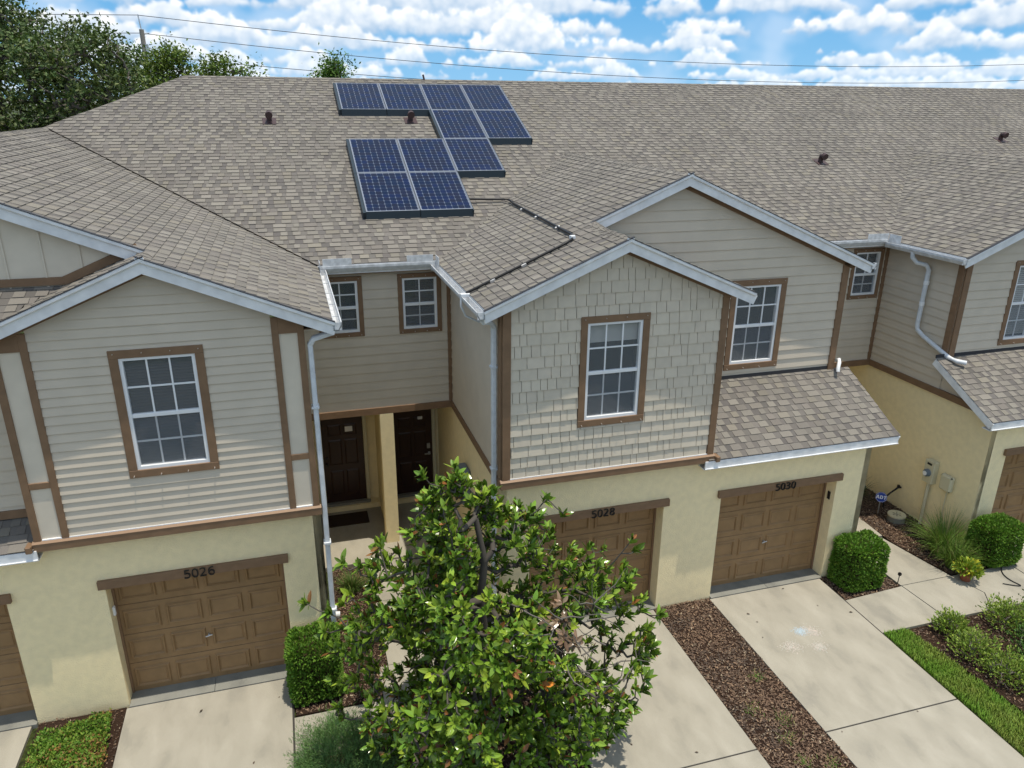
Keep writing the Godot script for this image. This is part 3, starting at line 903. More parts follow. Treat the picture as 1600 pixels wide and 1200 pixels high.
	lap_wall("siding_wall", Transform3D(face, Vector3(5.84, 0, 0)), 3.07, 5.9, 0.18, func(_y): return Vector2(-3.5, 0.13), [], M.siding)
	trim(Vector3(5.815, 3.0, -3.45), Vector3(5.815, 3.0, 0.13), 0.14, 0.05, Vector3(-1, 0, 0))
	trim(Vector3(5.82, 3.09, 0.07), Vector3(5.82, 5.9, 0.07), 0.12, 0.04, Vector3(-1, 0, 0))
	lap_wall("siding_wall", Transform3D(face, Vector3(15.85, 0, 0)), 3.07, 5.9, 0.18, func(_y): return Vector2(-3.5, -1.4), [], M.siding)
	var tri := MB.new()
	# triangle of siding below, beside the low roof
	tri.tri(Vector3(15.846, 3.05, -1.4), Vector3(15.846, 3.05, 0.0), Vector3(15.846, 3.75, -1.4))
	put(house, "siding_panel", tri.mesh(), M.siding)
	trim(Vector3(15.825, 3.0, -3.45), Vector3(15.825, 3.0, 0.0), 0.14, 0.05, Vector3(-1, 0, 0))
	trim(Vector3(15.83, 3.75, -1.47), Vector3(15.83, 5.9, -1.47), 0.14, 0.04, Vector3(-1, 0, 0))
	# ---- first gable front
	var wa := Rect2(0.6175, 3.847, 1.139, 1.803)
	lap_wall("siding_wall", at(0, 0, U), 3.09, 6.62, 0.125, gable_bounds(-0.25, 2.63, 1.2, 6.74), [wa], M.siding)
	window(at(wa.position.x, wa.position.y, U), wa.size.x, wa.size.y, 3, "dark")
	for s in [[-0.68, -0.59], [-0.34, -0.25], [2.63, 2.72], [2.96, 3.05]]:
		trim(Vector3((s[0] + s[1]) / 2, 3.08, U + 0.017), Vector3((s[0] + s[1]) / 2, 5.95 if s[0] > -0.5 and s[0] < 2.8 else 5.85, U + 0.017), s[1] - s[0], 0.034)
	for s in [[-0.59, -0.34], [2.72, 2.96]]:
		for yy in [[3.09, 3.84], [3.93, 5.72]]:
			var pb := MB.new()
			pb.box(Vector3(s[0], yy[0], U - 0.01), Vector3(s[1], yy[1], U + 0.008))
			put(house, "infill_panel", pb.mesh(), M.panel_board)
		trim(Vector3(s[0], 3.885, U + 0.014), Vector3(s[1], 3.885, U + 0.014), 0.09, 0.03)
		var hb := MB.new()
		hb.box(Vector3(s[0], 5.72, U - 0.01), Vector3(s[1], 6.0, U + 0.030))
		put(house, "frieze_block", hb.mesh(), M.brown_trim)
	for sgn in [-1.0, 1.0]:
		trim(Vector3(1.2, 6.655, U + 0.02), Vector3(1.2 + sgn * 1.88, 6.655 - 1.88 * PITCH, U + 0.02), 0.1, 0.04)
	# ---- gable with cut shakes
	var wb := Rect2(7.063, 3.847, 1.139, 1.803)
	shake_wall(wb)
	window(at(wb.position.x, wb.position.y, U), wb.size.x, wb.size.y, 3, "raised")
	trim(Vector3(5.90, 3.08, U + 0.017), Vector3(5.90, 5.95, U + 0.017), 0.13, 0.034)
	trim(Vector3(9.50, 3.08, U + 0.017), Vector3(9.50, 5.95, U + 0.017), 0.12, 0.034)
	for sgn in [-1.0, 1.0]:
		trim(Vector3(7.70, 6.635, U + 0.02), Vector3(7.70 + sgn * 1.88, 6.635 - 1.88 * PITCH, U + 0.02), 0.1, 0.04)
	# band boards with a sloped metal cap
	for a in [[-0.70, 3.07], [5.80, 9.58]]:
		trim(Vector3(a[0], 2.995, U + 0.035), Vector3(a[1], 2.995, U + 0.035), 0.115, 0.07)
		trim(Vector3(a[0] + 0.02, 2.95, U + 0.012), Vector3(a[1] - 0.02, 2.95, U + 0.012), 0.06, 0.05)
		var cp := MB.new()
		cp.quad(Vector3(a[0], 3.056, U + 0.075), Vector3(a[1], 3.056, U + 0.075), Vector3(a[1], 3.085, U + 0.012), Vector3(a[0], 3.085, U + 0.012))
		put(house, "cap_flashing", cp.mesh(), M.cap_metal)
		var ws := MB.new()
		ws.box(Vector3(a[0] + 0.12, 3.078, U + 0.005), Vector3(a[1] - 0.12, 3.094, U + 0.030))
		put(house, "starter_strip", ws.mesh(), M.white_vinyl)
	# ---- wide gable over the fourth unit
	var wc := Rect2(10.57, 3.96, 1.15, 1.71)
	lap_wall("siding_wall", at(0, 0, -1.4), 3.72, 7.35, 0.18, gable_bounds(5.9, 13.0, 9.45, 7.46), [wc], M.siding)
	window(at(wc.position.x, wc.position.y, -1.4), wc.size.x, wc.size.y, 3, "")
	trim(Vector3(12.97, 3.75, -1.38), Vector3(12.97, 5.9, -1.38), 0.14, 0.04)
	for sgn in [-1.0, 1.0]:
		trim(Vector3(9.45, 7.375, -1.38), Vector3(9.45 + sgn * 3.7, 7.375 - 3.7 * PITCH, -1.38), 0.1, 0.04)
	# ---- gable beyond the second recess
	var wd := Rect2(17.1, 3.93, 1.15, 1.80)
	lap_wall("siding_wall", at(0, 0, -1.4), 3.72, 7.35, 0.18, gable_bounds(15.85, 21.5, 19.48, 7.46), [wd], M.siding)
	window(at(wd.position.x, wd.position.y, -1.4), wd.size.x, wd.size.y, 3, "light")
	trim(Vector3(15.92, 3.75, -1.38), Vector3(15.92, 5.85, -1.38), 0.14, 0.04)
	# ---- first wide gable: battens above, siding below
	lap_wall("siding_wall", at(0, 0, -0.3), 3.25, 6.15, 0.18, func(_y): return Vector2(-5.2, -0.65), [], M.siding)
	var bw := MB.new()
	bw.quad(Vector3(-5.0, 6.3, -0.3), Vector3(1.2, 6.3, -0.3), Vector3(1.2, 6.75, -0.3), Vector3(-1.73, 7.98, -0.3))
	bw.tri(Vector3(-5.0, 6.3, -0.3), Vector3(-1.73, 7.98, -0.3), Vector3(-5.0, 6.6, -0.3))
	put(house, "gable_panel", bw.mesh(), M.panel_board)
	for i in 6:
		var bx := 0.42 - i * 0.42
		trim(Vector3(bx, 6.4, -0.292), Vector3(bx, 6.72 + (1.2 - bx) * PITCH - 0.12, -0.292), 0.025, 0.015, Vector3(0, 0, 1), M.panel_board)
	trim(Vector3(-3.0, 6.49, -0.285), Vector3(0.18, 6.49, -0.285), 0.1, 0.03)
	trim(Vector3(0.17, 6.48, -0.283), Vector3(1.1, 6.48 + 0.93 * PITCH, -0.283), 0.11, 0.03)
	trim(Vector3(-4.5, 3.31, -0.28), Vector3(-0.70, 3.31, -0.28), 0.12, 0.04)
	var sidepanel := MB.new()
	sidepanel.box(Vector3(-0.675, 2.98, -0.3), Vector3(-0.60, 6.0, 0.12))
	put(house, "siding_side", sidepanel.mesh(), M.siding)

func shake_wall(hole: Rect2) -> void:
	var w := node(house, "shake_wall", at(0, 0, 0.13))
	var back := MB.new()
	for s in [[5.84, 3.0, hole.position.x, 5.72], [hole.end.x, 3.0, 9.56, 5.72], [hole.position.x, 3.0, hole.end.x, hole.position.y], [hole.position.x, hole.end.y, hole.end.x, 5.72]]:
		back.quad(Vector3(s[0], s[1], -0.006), Vector3(s[2], s[1], -0.006), Vector3(s[2], s[3], -0.006), Vector3(s[0], s[3], -0.006))
	back.quad(Vector3(5.84, 5.72, -0.006), Vector3(9.56, 5.72, -0.006), Vector3(9.56, 5.95, -0.006), Vector3(5.84, 5.95, -0.006))
	back.tri(Vector3(5.84, 5.95, -0.006), Vector3(9.56, 5.95, -0.006), Vector3(7.70, 6.74, -0.006))
	put(w, "sheathing", back.mesh(), M.siding)
	var b := gable_bounds(5.965, 9.44, 7.70, 6.70)
	var list := []
	var y := 3.085
	var e := 0.182
	while y < 6.6:
		var y1 := minf(y + e, 6.69)
		var s0: Vector2 = b.call(y); var s1: Vector2 = b.call(y1)
		var x := s0.x - rng.randf() * 0.15
		while x < s0.y:
			var ww: float = [0.11, 0.15, 0.17, 0.19, 0.22, 0.28][rng.randi_range(0, 5)]
			var a0 := maxf(x, s0.x); var a1 := minf(x + ww - 0.009, s0.y)
			x += ww
			if a1 - a0 < 0.012: continue
			var pieces := [[a0, a1, y, y1]]
			if y1 > hole.position.y and y < hole.end.y and a1 > hole.position.x and a0 < hole.end.x:
				pieces = []
				if a0 < hole.position.x: pieces.append([a0, hole.position.x, y, y1])
				if a1 > hole.end.x: pieces.append([hole.end.x, a1, y, y1])
				if y < hole.position.y - 0.01: pieces.append([maxf(a0, hole.position.x), minf(a1, hole.end.x), y, hole.position.y])
				if y1 > hole.end.y + 0.01: pieces.append([maxf(a0, hole.position.x), minf(a1, hole.end.x), hole.end.y, y1])
			for p in pieces:
				if p[1] - p[0] < 0.012: continue
				var t0: float = clampf(p[0], s1.x, maxf(s1.y, s1.x)); var t1: float = clampf(p[1], s1.x, maxf(s1.y, s1.x))
				var m := MB.new()
				var j := rng.randf_range(0.95, 1.04)
				var col := Color(0.63 * j, 0.56 * j, 0.45 * j)
				var z := 0.021 + rng.randf() * 0.004
				var dy := rng.randf_range(0.0, 0.006)
				var q0 := Vector3(p[0], p[2] - dy, z); var q1 := Vector3(p[1], p[2] - dy, z); var q2 := Vector3(t1, p[3], 0.004); var q3 := Vector3(t0, p[3], 0.004)
				m.quad(q0, q1, q2, q3, col)
				m.quad(q0 - Vector3(0, 0, z), q1 - Vector3(0, 0, z), q1, q0, col)
				m.quad(q0 - Vector3(0, 0, z), q0, q3, q3 - Vector3(0, 0, 0.004), col)
				m.quad(q1, q1 - Vector3(0, 0, z), q2 - Vector3(0, 0, 0.004), q2, col)
				list.append([-(p[1] - p[0]) * (p[3] - p[2]), m])
		y += e
	list.sort_custom(func(a, c): return a[0] < c[0])
	var rest := MB.new()
	for i in list.size():
		var m: MB = list[i][1]
		if i < 298: put(w, "shake", m.mesh(), M.shake)
		else: rest.v.append_array(m.v); rest.n.append_array(m.n); rest.c.append_array(m.c)
	if rest.v.size(): put(w, "shakes", rest.mesh(), M.shake).set_meta("kind", "stuff")

func make_trim_and_pipes() -> void:
	var gy := func(x: float, x0: float, y0: float) -> float: return y0 - absf(x - x0) * PITCH
	rake(Vector3(1.2, 6.845, 0.325), Vector3(3.46, 6.845 - 2.26 * PITCH, 0.325))
	rake(Vector3(1.2, 6.845, 0.325), Vector3(-1.04, 6.845 - 2.24 * PITCH, 0.325))
	rake(Vector3(7.70, 6.825, 0.325), Vector3(5.50, 6.825 - 2.2 * PITCH, 0.325))
	rake(Vector3(7.70, 6.825, 0.325), Vector3(9.90, 6.825 - 2.2 * PITCH, 0.325))
	rake(Vector3(9.45, 7.57, -1.225), Vector3(13.42, 7.57 - 3.97 * PITCH, -1.225))
	rake(Vector3(9.45, 7.57, -1.225), Vector3(7.70, 7.57 - 1.75 * PITCH, -1.225))
	rake(Vector3(19.48, 7.575, -1.125), Vector3(15.50, 7.575 - 3.98 * PITCH, -1.125))
	rake(Vector3(19.48, 7.575, -1.125), Vector3(23.4, 7.575 - 3.9 * PITCH, -1.125))
	rake(Vector3(-1.73, 8.095, -0.155), Vector3(1.2, 8.095 - 2.93 * PITCH, -0.155))
	rake(Vector3(-1.73, 8.095, -0.155), Vector3(-5.0, 8.095 - 3.27 * PITCH, -0.155))
	# eave fascia of the low roofs, with their slanting ends
	for a in [[9.40, 13.38, -1.4, 1], [15.55, 21.0, -1.4, 0], [-4.6, -0.66, -0.3, 2]]:
		var m := MB.new()
		m.bar(Vector3(a[0], 2.895, 0.2), Vector3(a[1], 2.895, 0.2), 0.025, 0.14, Vector3.UP, 0.003)
		put(house, "fascia_board", m.mesh(), M.white_fascia)
		m = MB.new()
		m.bar(Vector3(a[0], 2.83, 0.205), Vector3(a[1], 2.83, 0.205), 0.05, 0.012)
		put(house, "fascia_lip", m.mesh(), M.white_fascia)
		m = MB.new()
		m.box(Vector3(a[0], 2.80, 0.0), Vector3(a[1], 2.815, 0.19))
		put(house, "eave_soffit", m.mesh(), M.white_fascia)
		if a[3] < 2:
			var x: float = a[1] if a[3] == 1 else a[0]
			m = MB.new()
			m.bar(Vector3(x, 2.90, 0.2), Vector3(x, 2.90 + 0.5 * (0.2 - a[2]), a[2]), 0.025, 0.14)
			put(house, "rake_board", m.mesh(), M.white_fascia)
	# small brown end blocks of the band boards
	for x in [9.62, -0.74]:
		var m := MB.new()
		m.obox(Transform3D(Basis(), Vector3(x, 3.0, 0.17)), Vector3(0.08, 0.10, 0.16), 0.01)
		put(house, "band_end", m.mesh(), M.brown_trim)
	# gutters
	gutter([Vector3(5.53, 5.93, -3.235), Vector3(3.42, 5.93, -3.235)])
	gutter([Vector3(3.485, 5.88, -3.165), Vector3(3.485, 5.88, 0.36)])
	gutter([Vector3(5.465, 5.88, 0.36), Vector3(5.465, 5.88, -3.165)])
	gutter([Vector3(15.53, 5.93, -3.235), Vector3(13.4, 5.93, -3.235)])
	gutter([Vector3(15.465, 5.88, -1.1), Vector3(15.465, 5.88, -3.165)])
	gutter([Vector3(13.435, 5.88, -3.165), Vector3(13.435, 5.88, -1.2)])
	# splash guards at the inner corners
	for a in [[3.50, 4.0], [4.98, 5.46], [14.95, 15.48]]:
		var m := MB.new()
		m.box(Vector3(a[0], 5.88, -3.19), Vector3(a[1], 6.06, -3.182))
		put(house, "splash_guard", m.mesh(), M.gutter_metal)
	for a in [[3.44, -2.9], [5.51, -2.9], [15.51, -2.85]]:
		var m := MB.new()
		m.box(Vector3(a[0] - 0.004, 5.88, -3.19), Vector3(a[0] + 0.004, 6.05, a[1]))
		put(house, "splash_guard", m.mesh(), M.gutter_metal)
	# fascia boards behind the gutters
	for a in [[Vector3(3.4, 5.84, -3.29), Vector3(5.55, 5.84, -3.29)], [Vector3(13.4, 5.84, -3.29), Vector3(15.5, 5.84, -3.29)], [Vector3(3.41, 5.82, 0.3), Vector3(3.41, 5.82, -3.3)], [Vector3(5.54, 5.82, 0.3), Vector3(5.54, 5.82, -3.3)], [Vector3(15.54, 5.82, -1.15), Vector3(15.54, 5.82, -3.3)], [Vector3(13.36, 5.82, -1.25), Vector3(13.36, 5.82, -3.3)], [Vector3(9.88, 5.82, 0.3), Vector3(9.88, 5.82, -1.4)]]:
		var m := MB.new()
		m.bar(a[0], a[1], 0.025, 0.15)
		put(house, "fascia_board", m.mesh(), M.white_fascia)
	for a in [[3.05, -3.5, 3.4, 0.13], [5.55, -3.5, 5.84, 0.13], [15.55, -3.5, 15.85, -1.4], [3.4, -3.5, 5.55, -3.3], [13.3, -3.5, 15.55, -3.3]]:
		var m := MB.new()
		m.box(Vector3(a[0], 5.745, a[1]), Vector3(a[2], 5.757, a[3]))
		put(house, "eave_soffit", m.mesh(), M.brown_trim)
	# downspouts
	var ds := pipe("downspout", [Vector3(3.45, 5.79, 0.2), Vector3(3.42, 5.70, 0.19), Vector3(3.17, 5.62, 0.14), Vector3(3.115, 5.53, 0.11), Vector3(3.115, 3.1, 0.11), Vector3(3.10, 0.12, 0.06)], 0.075, 0.1, M.pipe_metal)
	for y in [4.6, 2.4, 1.2]:
		var m := MB.new()
		m.box(Vector3(3.06, y, 0.04), Vector3(3.165, y + 0.03, 0.175))
		put(ds, "strap", m.mesh(), M.pipe_metal)
	ds = pipe("downspout", [Vector3(5.50, 5.79, 0.22), Vector3(5.53, 5.70, 0.20), Vector3(5.68, 5.64, 0.02), Vector3(5.755, 5.54, -0.05), Vector3(5.755, 0.12, -0.05)], 0.075, 0.1, M.pipe_metal)
	for y in [4.9, 3.2, 1.2]:
		var m := MB.new()
		m.box(Vector3(5.70, y, -0.11), Vector3(5.83, y + 0.03, 0.005))
		put(ds, "strap", m.mesh(), M.pipe_metal)
	# round pipe that empties on the low roof
	ds = round_pipe(house, "downspout", [Vector3(15.47, 5.80, -2.42), Vector3(15.48, 5.68, -2.42), Vector3(15.55, 5.58, -2.36), Vector3(15.70, 5.54, -2.24), Vector3(15.75, 5.44, -2.2), Vector3(15.75, 4.25, -2.22), Vector3(15.75, 4.15, -2.19), Vector3(15.77, 4.05, -2.03), Vector3(15.80, 3.79, -1.30), Vector3(15.86, 3.76, -1.15), Vector3(16.0, 3.74, -1.05)], 0.048, M.pipe_metal)
	for p in [[Vector3(15.75, 5.13, -2.2), Vector3(15.75, 5.21, -2.2)], [Vector3(15.75, 4.68, -2.21), Vector3(15.75, 4.76, -2.21)]]:
		round_pipe(ds, "coupling", p, 0.056, M.white_vinyl)
	ds = round_pipe(house, "downspout_elbow", [Vector3(13.13, 3.93, -1.42), Vector3(13.10, 3.98, -1.32), Vector3(13.03, 3.96, -1.22), Vector3(12.98, 3.86, -1.17), Vector3(12.97, 3.80, -1.15)], 0.036, M.white_vinyl)
	# conduit of the solar array across the roof
	var ly := func(x: float) -> float: return 5.9 + PITCH * (x - 5.53) + 0.05
	round_pipe(house, "conduit", [Vector3(6.6, 6.80, -5.10), Vector3(7.32, 6.77, -5.10), Vector3(7.42, ly.call(7.42) + 0.02, -5.0), Vector3(7.40, ly.call(7.40), -4.6), Vector3(7.28, ly.call(7.28), -0.9), Vector3(7.20, ly.call(7.2), -0.72), Vector3(7.05, ly.call(7.05), -0.68), Vector3(5.60, ly.call(5.6), -0.64), Vector3(5.48, 5.93, -0.64)], 0.022, M.black_metal, 8)
	round_pipe(house, "conduit", [Vector3(5.47, 5.90, -0.64), Vector3(5.40, 5.87, -0.62), Vector3(5.39, 5.74, -0.61), Vector3(5.46, 5.58, -0.60), Vector3(5.66, 5.48, -0.58), Vector3(5.82, 5.46, -0.58)], 0.018, M.pipe_metal, 8)
	for p in [Vector3(7.34, 0, -2.9), Vector3(7.37, 0, -3.9), Vector3(7.31, 0, -1.7), Vector3(6.4, 0, -0.66), Vector3(5.9, 0, -0.65)]:
		var m := MB.new()
		m.obox(Transform3D(Basis(Vector3(0, 0, 1), 0.4), Vector3(p.x, ly.call(p.x) - 0.015, p.z)), Vector3(0.09, 0.05, 0.05), 0.006)
		put(house, "conduit_clamp", m.mesh(), M.steel)
	var jb := MB.new()
	jb.obox(Transform3D(Basis(), Vector3(7.23, ly.call(7.23) + 0.01, -0.78)), Vector3(0.09, 0.06, 0.07), 0.01)
	jb.obox(Transform3D(Basis(), Vector3(5.46, 5.90, -0.63)), Vector3(0.16, 0.06, 0.07), 0.01)
	put(house, "conduit_body", jb.mesh(), M.pipe_metal)
	# roof vents
	for p in [[2.8, -8.66], [6.03, -8.7], [16.05, -6.52], [22.85, -7.58]]:
		var y: float = 5.93 + PITCH * (-3.3 - p[1])
		var v := node(house, "roof_vent", at(p[0], y, p[1]))
		var m := MB.new()
		m.tube(PackedVector3Array([Vector3(0, 0, 0), Vector3(0, 0.10, 0), Vector3(0, 0.15, 0.03), Vector3(0, 0.165, 0.10), Vector3(0, 0.14, 0.17)]), PackedFloat32Array([0.06, 0.06, 0.075, 0.08, 0.082]), 12)
		put(v, "hood", m.mesh(), M.vent_metal)
		m = MB.new()
		m.obox(Transform3D(Basis(Vector3.RIGHT, atan(PITCH)), Vector3(0, 0.016, 0)), Vector3(0.3, 0.012, 0.32), 0.002)
		put(v, "base_flange", m.mesh(), M.vent_metal)
	round_pipe(house, "vent_stack", [Vector3(6.83, 9.1, -11.0), Vector3(6.78, 9.34, -11.02)], 0.025, M.vent_metal)

# ---------------------------------------------------------------- solar panels
func make_solar() -> void:
	var xs := [4.45, 5.515, 6.58, 7.645]
	var zs := [-10.38, -8.95, -7.52, -6.08]
	var rows := [[0, 1, 2, 3], [2, 3], [0, 1, 2], [0, 1]]
	var rn := ["row by the ridge", "second row below the ridge", "third row below the ridge", "row by the gutter"]
	var ord := ["first", "second", "third", "fourth"]
	var th := atan(PITCH)
	var basis := Basis(Vector3.RIGHT, th)    # local z runs down the slope
	var cellm := []
	var cell_tones := [Color(0.010, 0.016, 0.045), Color(0.013, 0.018, 0.042), Color(0.009, 0.017, 0.055), Color(0.015, 0.017, 0.038)]
	for t in cell_tones:
		var m := MB.new()
		var a := 0.0602; var c := 0.013
		var p := [Vector3(-a + c, 0, -a), Vector3(a - c, 0, -a), Vector3(a, 0, -a + c), Vector3(a, 0, a - c), Vector3(a - c, 0, a), Vector3(-a + c, 0, a), Vector3(-a, 0, a - c), Vector3(-a, 0, -a + c)]
		for i in range(1, 7): m.tri(p[0], p[i + 1], p[i], t)
		cellm.append(m.mesh())
	var W := 1.05; var L := 1.43 * sqrt(1 + PITCH * PITCH)
	var frame := MB.new()
	for s in [[0.003, 0.0, 0.015, L], [W - 0.012, 0.0, W, L], [0.015, 0.0, W - 0.012, 0.012], [0.015, L - 0.012, W - 0.012, L]]:
		frame.box(Vector3(s[0], -0.04, s[1]), Vector3(s[2], 0.004, s[3]))
	var fm := frame.mesh()
	var sheet := MB.new()
	sheet.box(Vector3(0.018, -0.012, 0.018), Vector3(W - 0.018, -0.002, L - 0.018))
	var shm := sheet.mesh()
	for r in 4:
		var row: Array = rows[r]
		for k in row.size():
			var c: int = row[k]
			var z: float = zs[r]
			var y: float = 5.93 + PITCH * (-3.3 - z) + 0.155
			var n := node(self, "solar_panel", Transform3D(basis, Vector3(xs[c], y, z)))
			tag(n, "dark blue solar panel in the %s, %s from the hip end" % [rn[r], ord[k]], "solar panel", "solar panels on the main roof")
			put(n, "frame", fm, M.panel_frame)
			put(n, "backsheet", shm, M.backsheet)
			for i in 8:
				for j in 12:
					var o := put(n, "cell", cellm[rng.randi_range(0, 3)], M.cell)
					o.position = Vector3(0.028 + (i + 0.5) * (W - 0.056) / 8.0, 0.0, 0.03 + (j + 0.5) * (L - 0.06) / 12.0)
			# skirts where the edge of the array is open
			if r == 3 or not rows[r + 1].has(c):
				var m := MB.new()
				m.quad(Vector3(0, 0.0, L + 0.002), Vector3(0, -0.145, L + 0.075), Vector3(W, -0.145, L + 0.075), Vector3(W, 0.0, L + 0.002))
				m.quad(Vector3(0, -0.145, L + 0.08), Vector3(0, -0.02, L - 0.03), Vector3(W, -0.02, L - 0.03), Vector3(W, -0.145, L + 0.08))
				put(n, "skirt", m.mesh(), M.panel_skirt)
			if not row.has(c - 1):
				var m2 := MB.new()
				m2.box(Vector3(-0.06, -0.15, 0.0), Vector3(-0.003, 0.0, L + 0.03))
				put(n, "side_skirt", m2.mesh(), M.panel_skirt)
			if not row.has(c + 1):
				var m3 := MB.new()
				m3.box(Vector3(W + 0.003, -0.15, 0.0), Vector3(W + 0.02, -0.005, L + 0.05))
				put(n, "side_skirt", m3.mesh(), M.panel_skirt)
			var ft := MB.new()
			for q in [[0.2, 0.3], [W - 0.2, 0.3], [0.2, L - 0.3], [W - 0.2, L - 0.3]]: ft.box(Vector3(q[0] - 0.02, -0.155, q[1] - 0.03), Vector3(q[0] + 0.02, -0.035, q[1] + 0.03))
			put(n, "mount", ft.mesh(), M.panel_frame)

# ---------------------------------------------------------------- ground
func slab_thing(called: String, pts: Array, top: float, m: Material) -> MeshInstance3D:
	var b := MB.new()
	var tri := Geometry2D.triangulate_polygon(PackedVector2Array(pts))
	for k in range(0, tri.size(), 3):
		var p := [pts[tri[k]], pts[tri[k + 1]], pts[tri[k + 2]]]
		var a := Vector3(p[0].x, top, p[0].y); var c := Vector3(p[1].x, top, p[1].y); var d := Vector3(p[2].x, top, p[2].y)
		if (c - a).cross(d - a).y < 0: b.tri(a, d, c)
		else: b.tri(a, c, d)
	for i in pts.size():
		var p: Vector2 = pts[i]; var q: Vector2 = pts[(i + 1) % pts.size()]
		b.quad(Vector3(p.x, top - 0.1, p.y), Vector3(q.x, top - 0.1, q.y), Vector3(q.x, top, q.y), Vector3(p.x, top, p.y))
	var o := put(self, called, b.mesh(), m)
	o.set_meta("kind", "structure")
	return o

func rect(x0: float, z0: float, x1: float, z1: float) -> Array:
	return [Vector2(x0, z0), Vector2(x1, z0), Vector2(x1, z1), Vector2(x0, z1)]

func in_poly(p: Vector2, poly: Array) -> bool:
	return Geometry2D.is_point_in_polygon(p, PackedVector2Array(poly))

func chips(called: String, label: String, poly: Array, per: float, y: float) -> void:
	var b := MB.new()
	b.obox(Transform3D(), Vector3(0.03, 0.005, 0.010), 0.0)
	var xf := []; var cols := PackedColorArray()
	var lo := Vector2(1e9, 1e9); var hi := -lo
	for p in poly: lo = lo.min(p); hi = hi.max(p)
	var patch := FastNoiseLite.new(); patch.frequency = 0.8; patch.seed = 3
	var n := int((hi.x - lo.x) * (hi.y - lo.y) * per)
	for i in n:
		var p := Vector2(rng.randf_range(lo.x, hi.x), rng.randf_range(lo.y, hi.y))
		if not in_poly(p, poly): continue
		var s := rng.randf_range(0.5, 1.5)
		var bs := Basis(Vector3.UP, rng.randf() * TAU) * Basis(Vector3(0, 0, 1), rng.randf_range(-0.5, 0.5)) * Basis(Vector3.RIGHT, rng.randf_range(-0.5, 0.5))
		xf.append(Transform3D(bs.scaled_local(Vector3(s, 1, s * rng.randf_range(0.7, 1.6))), Vector3(p.x, y + rng.randf() * 0.018, p.y)))
		var t := rng.randf()
		var c := Color(0.165, 0.105, 0.07).lerp(Color(0.085, 0.065, 0.052), clampf(rng.randf() * 0.8 + patch.get_noise_2d(p.x, p.y) * 0.9, 0, 1))
		if t > 0.84: c = Color(0.27, 0.18, 0.115)
		if t > 0.96: c = Color(0.34, 0.27, 0.19)
		cols.append(c)
	var o := scatter(self, called, b.mesh(), M.mulch_chip, xf, cols)
	tag(o, label, "mulch", "", "stuff")

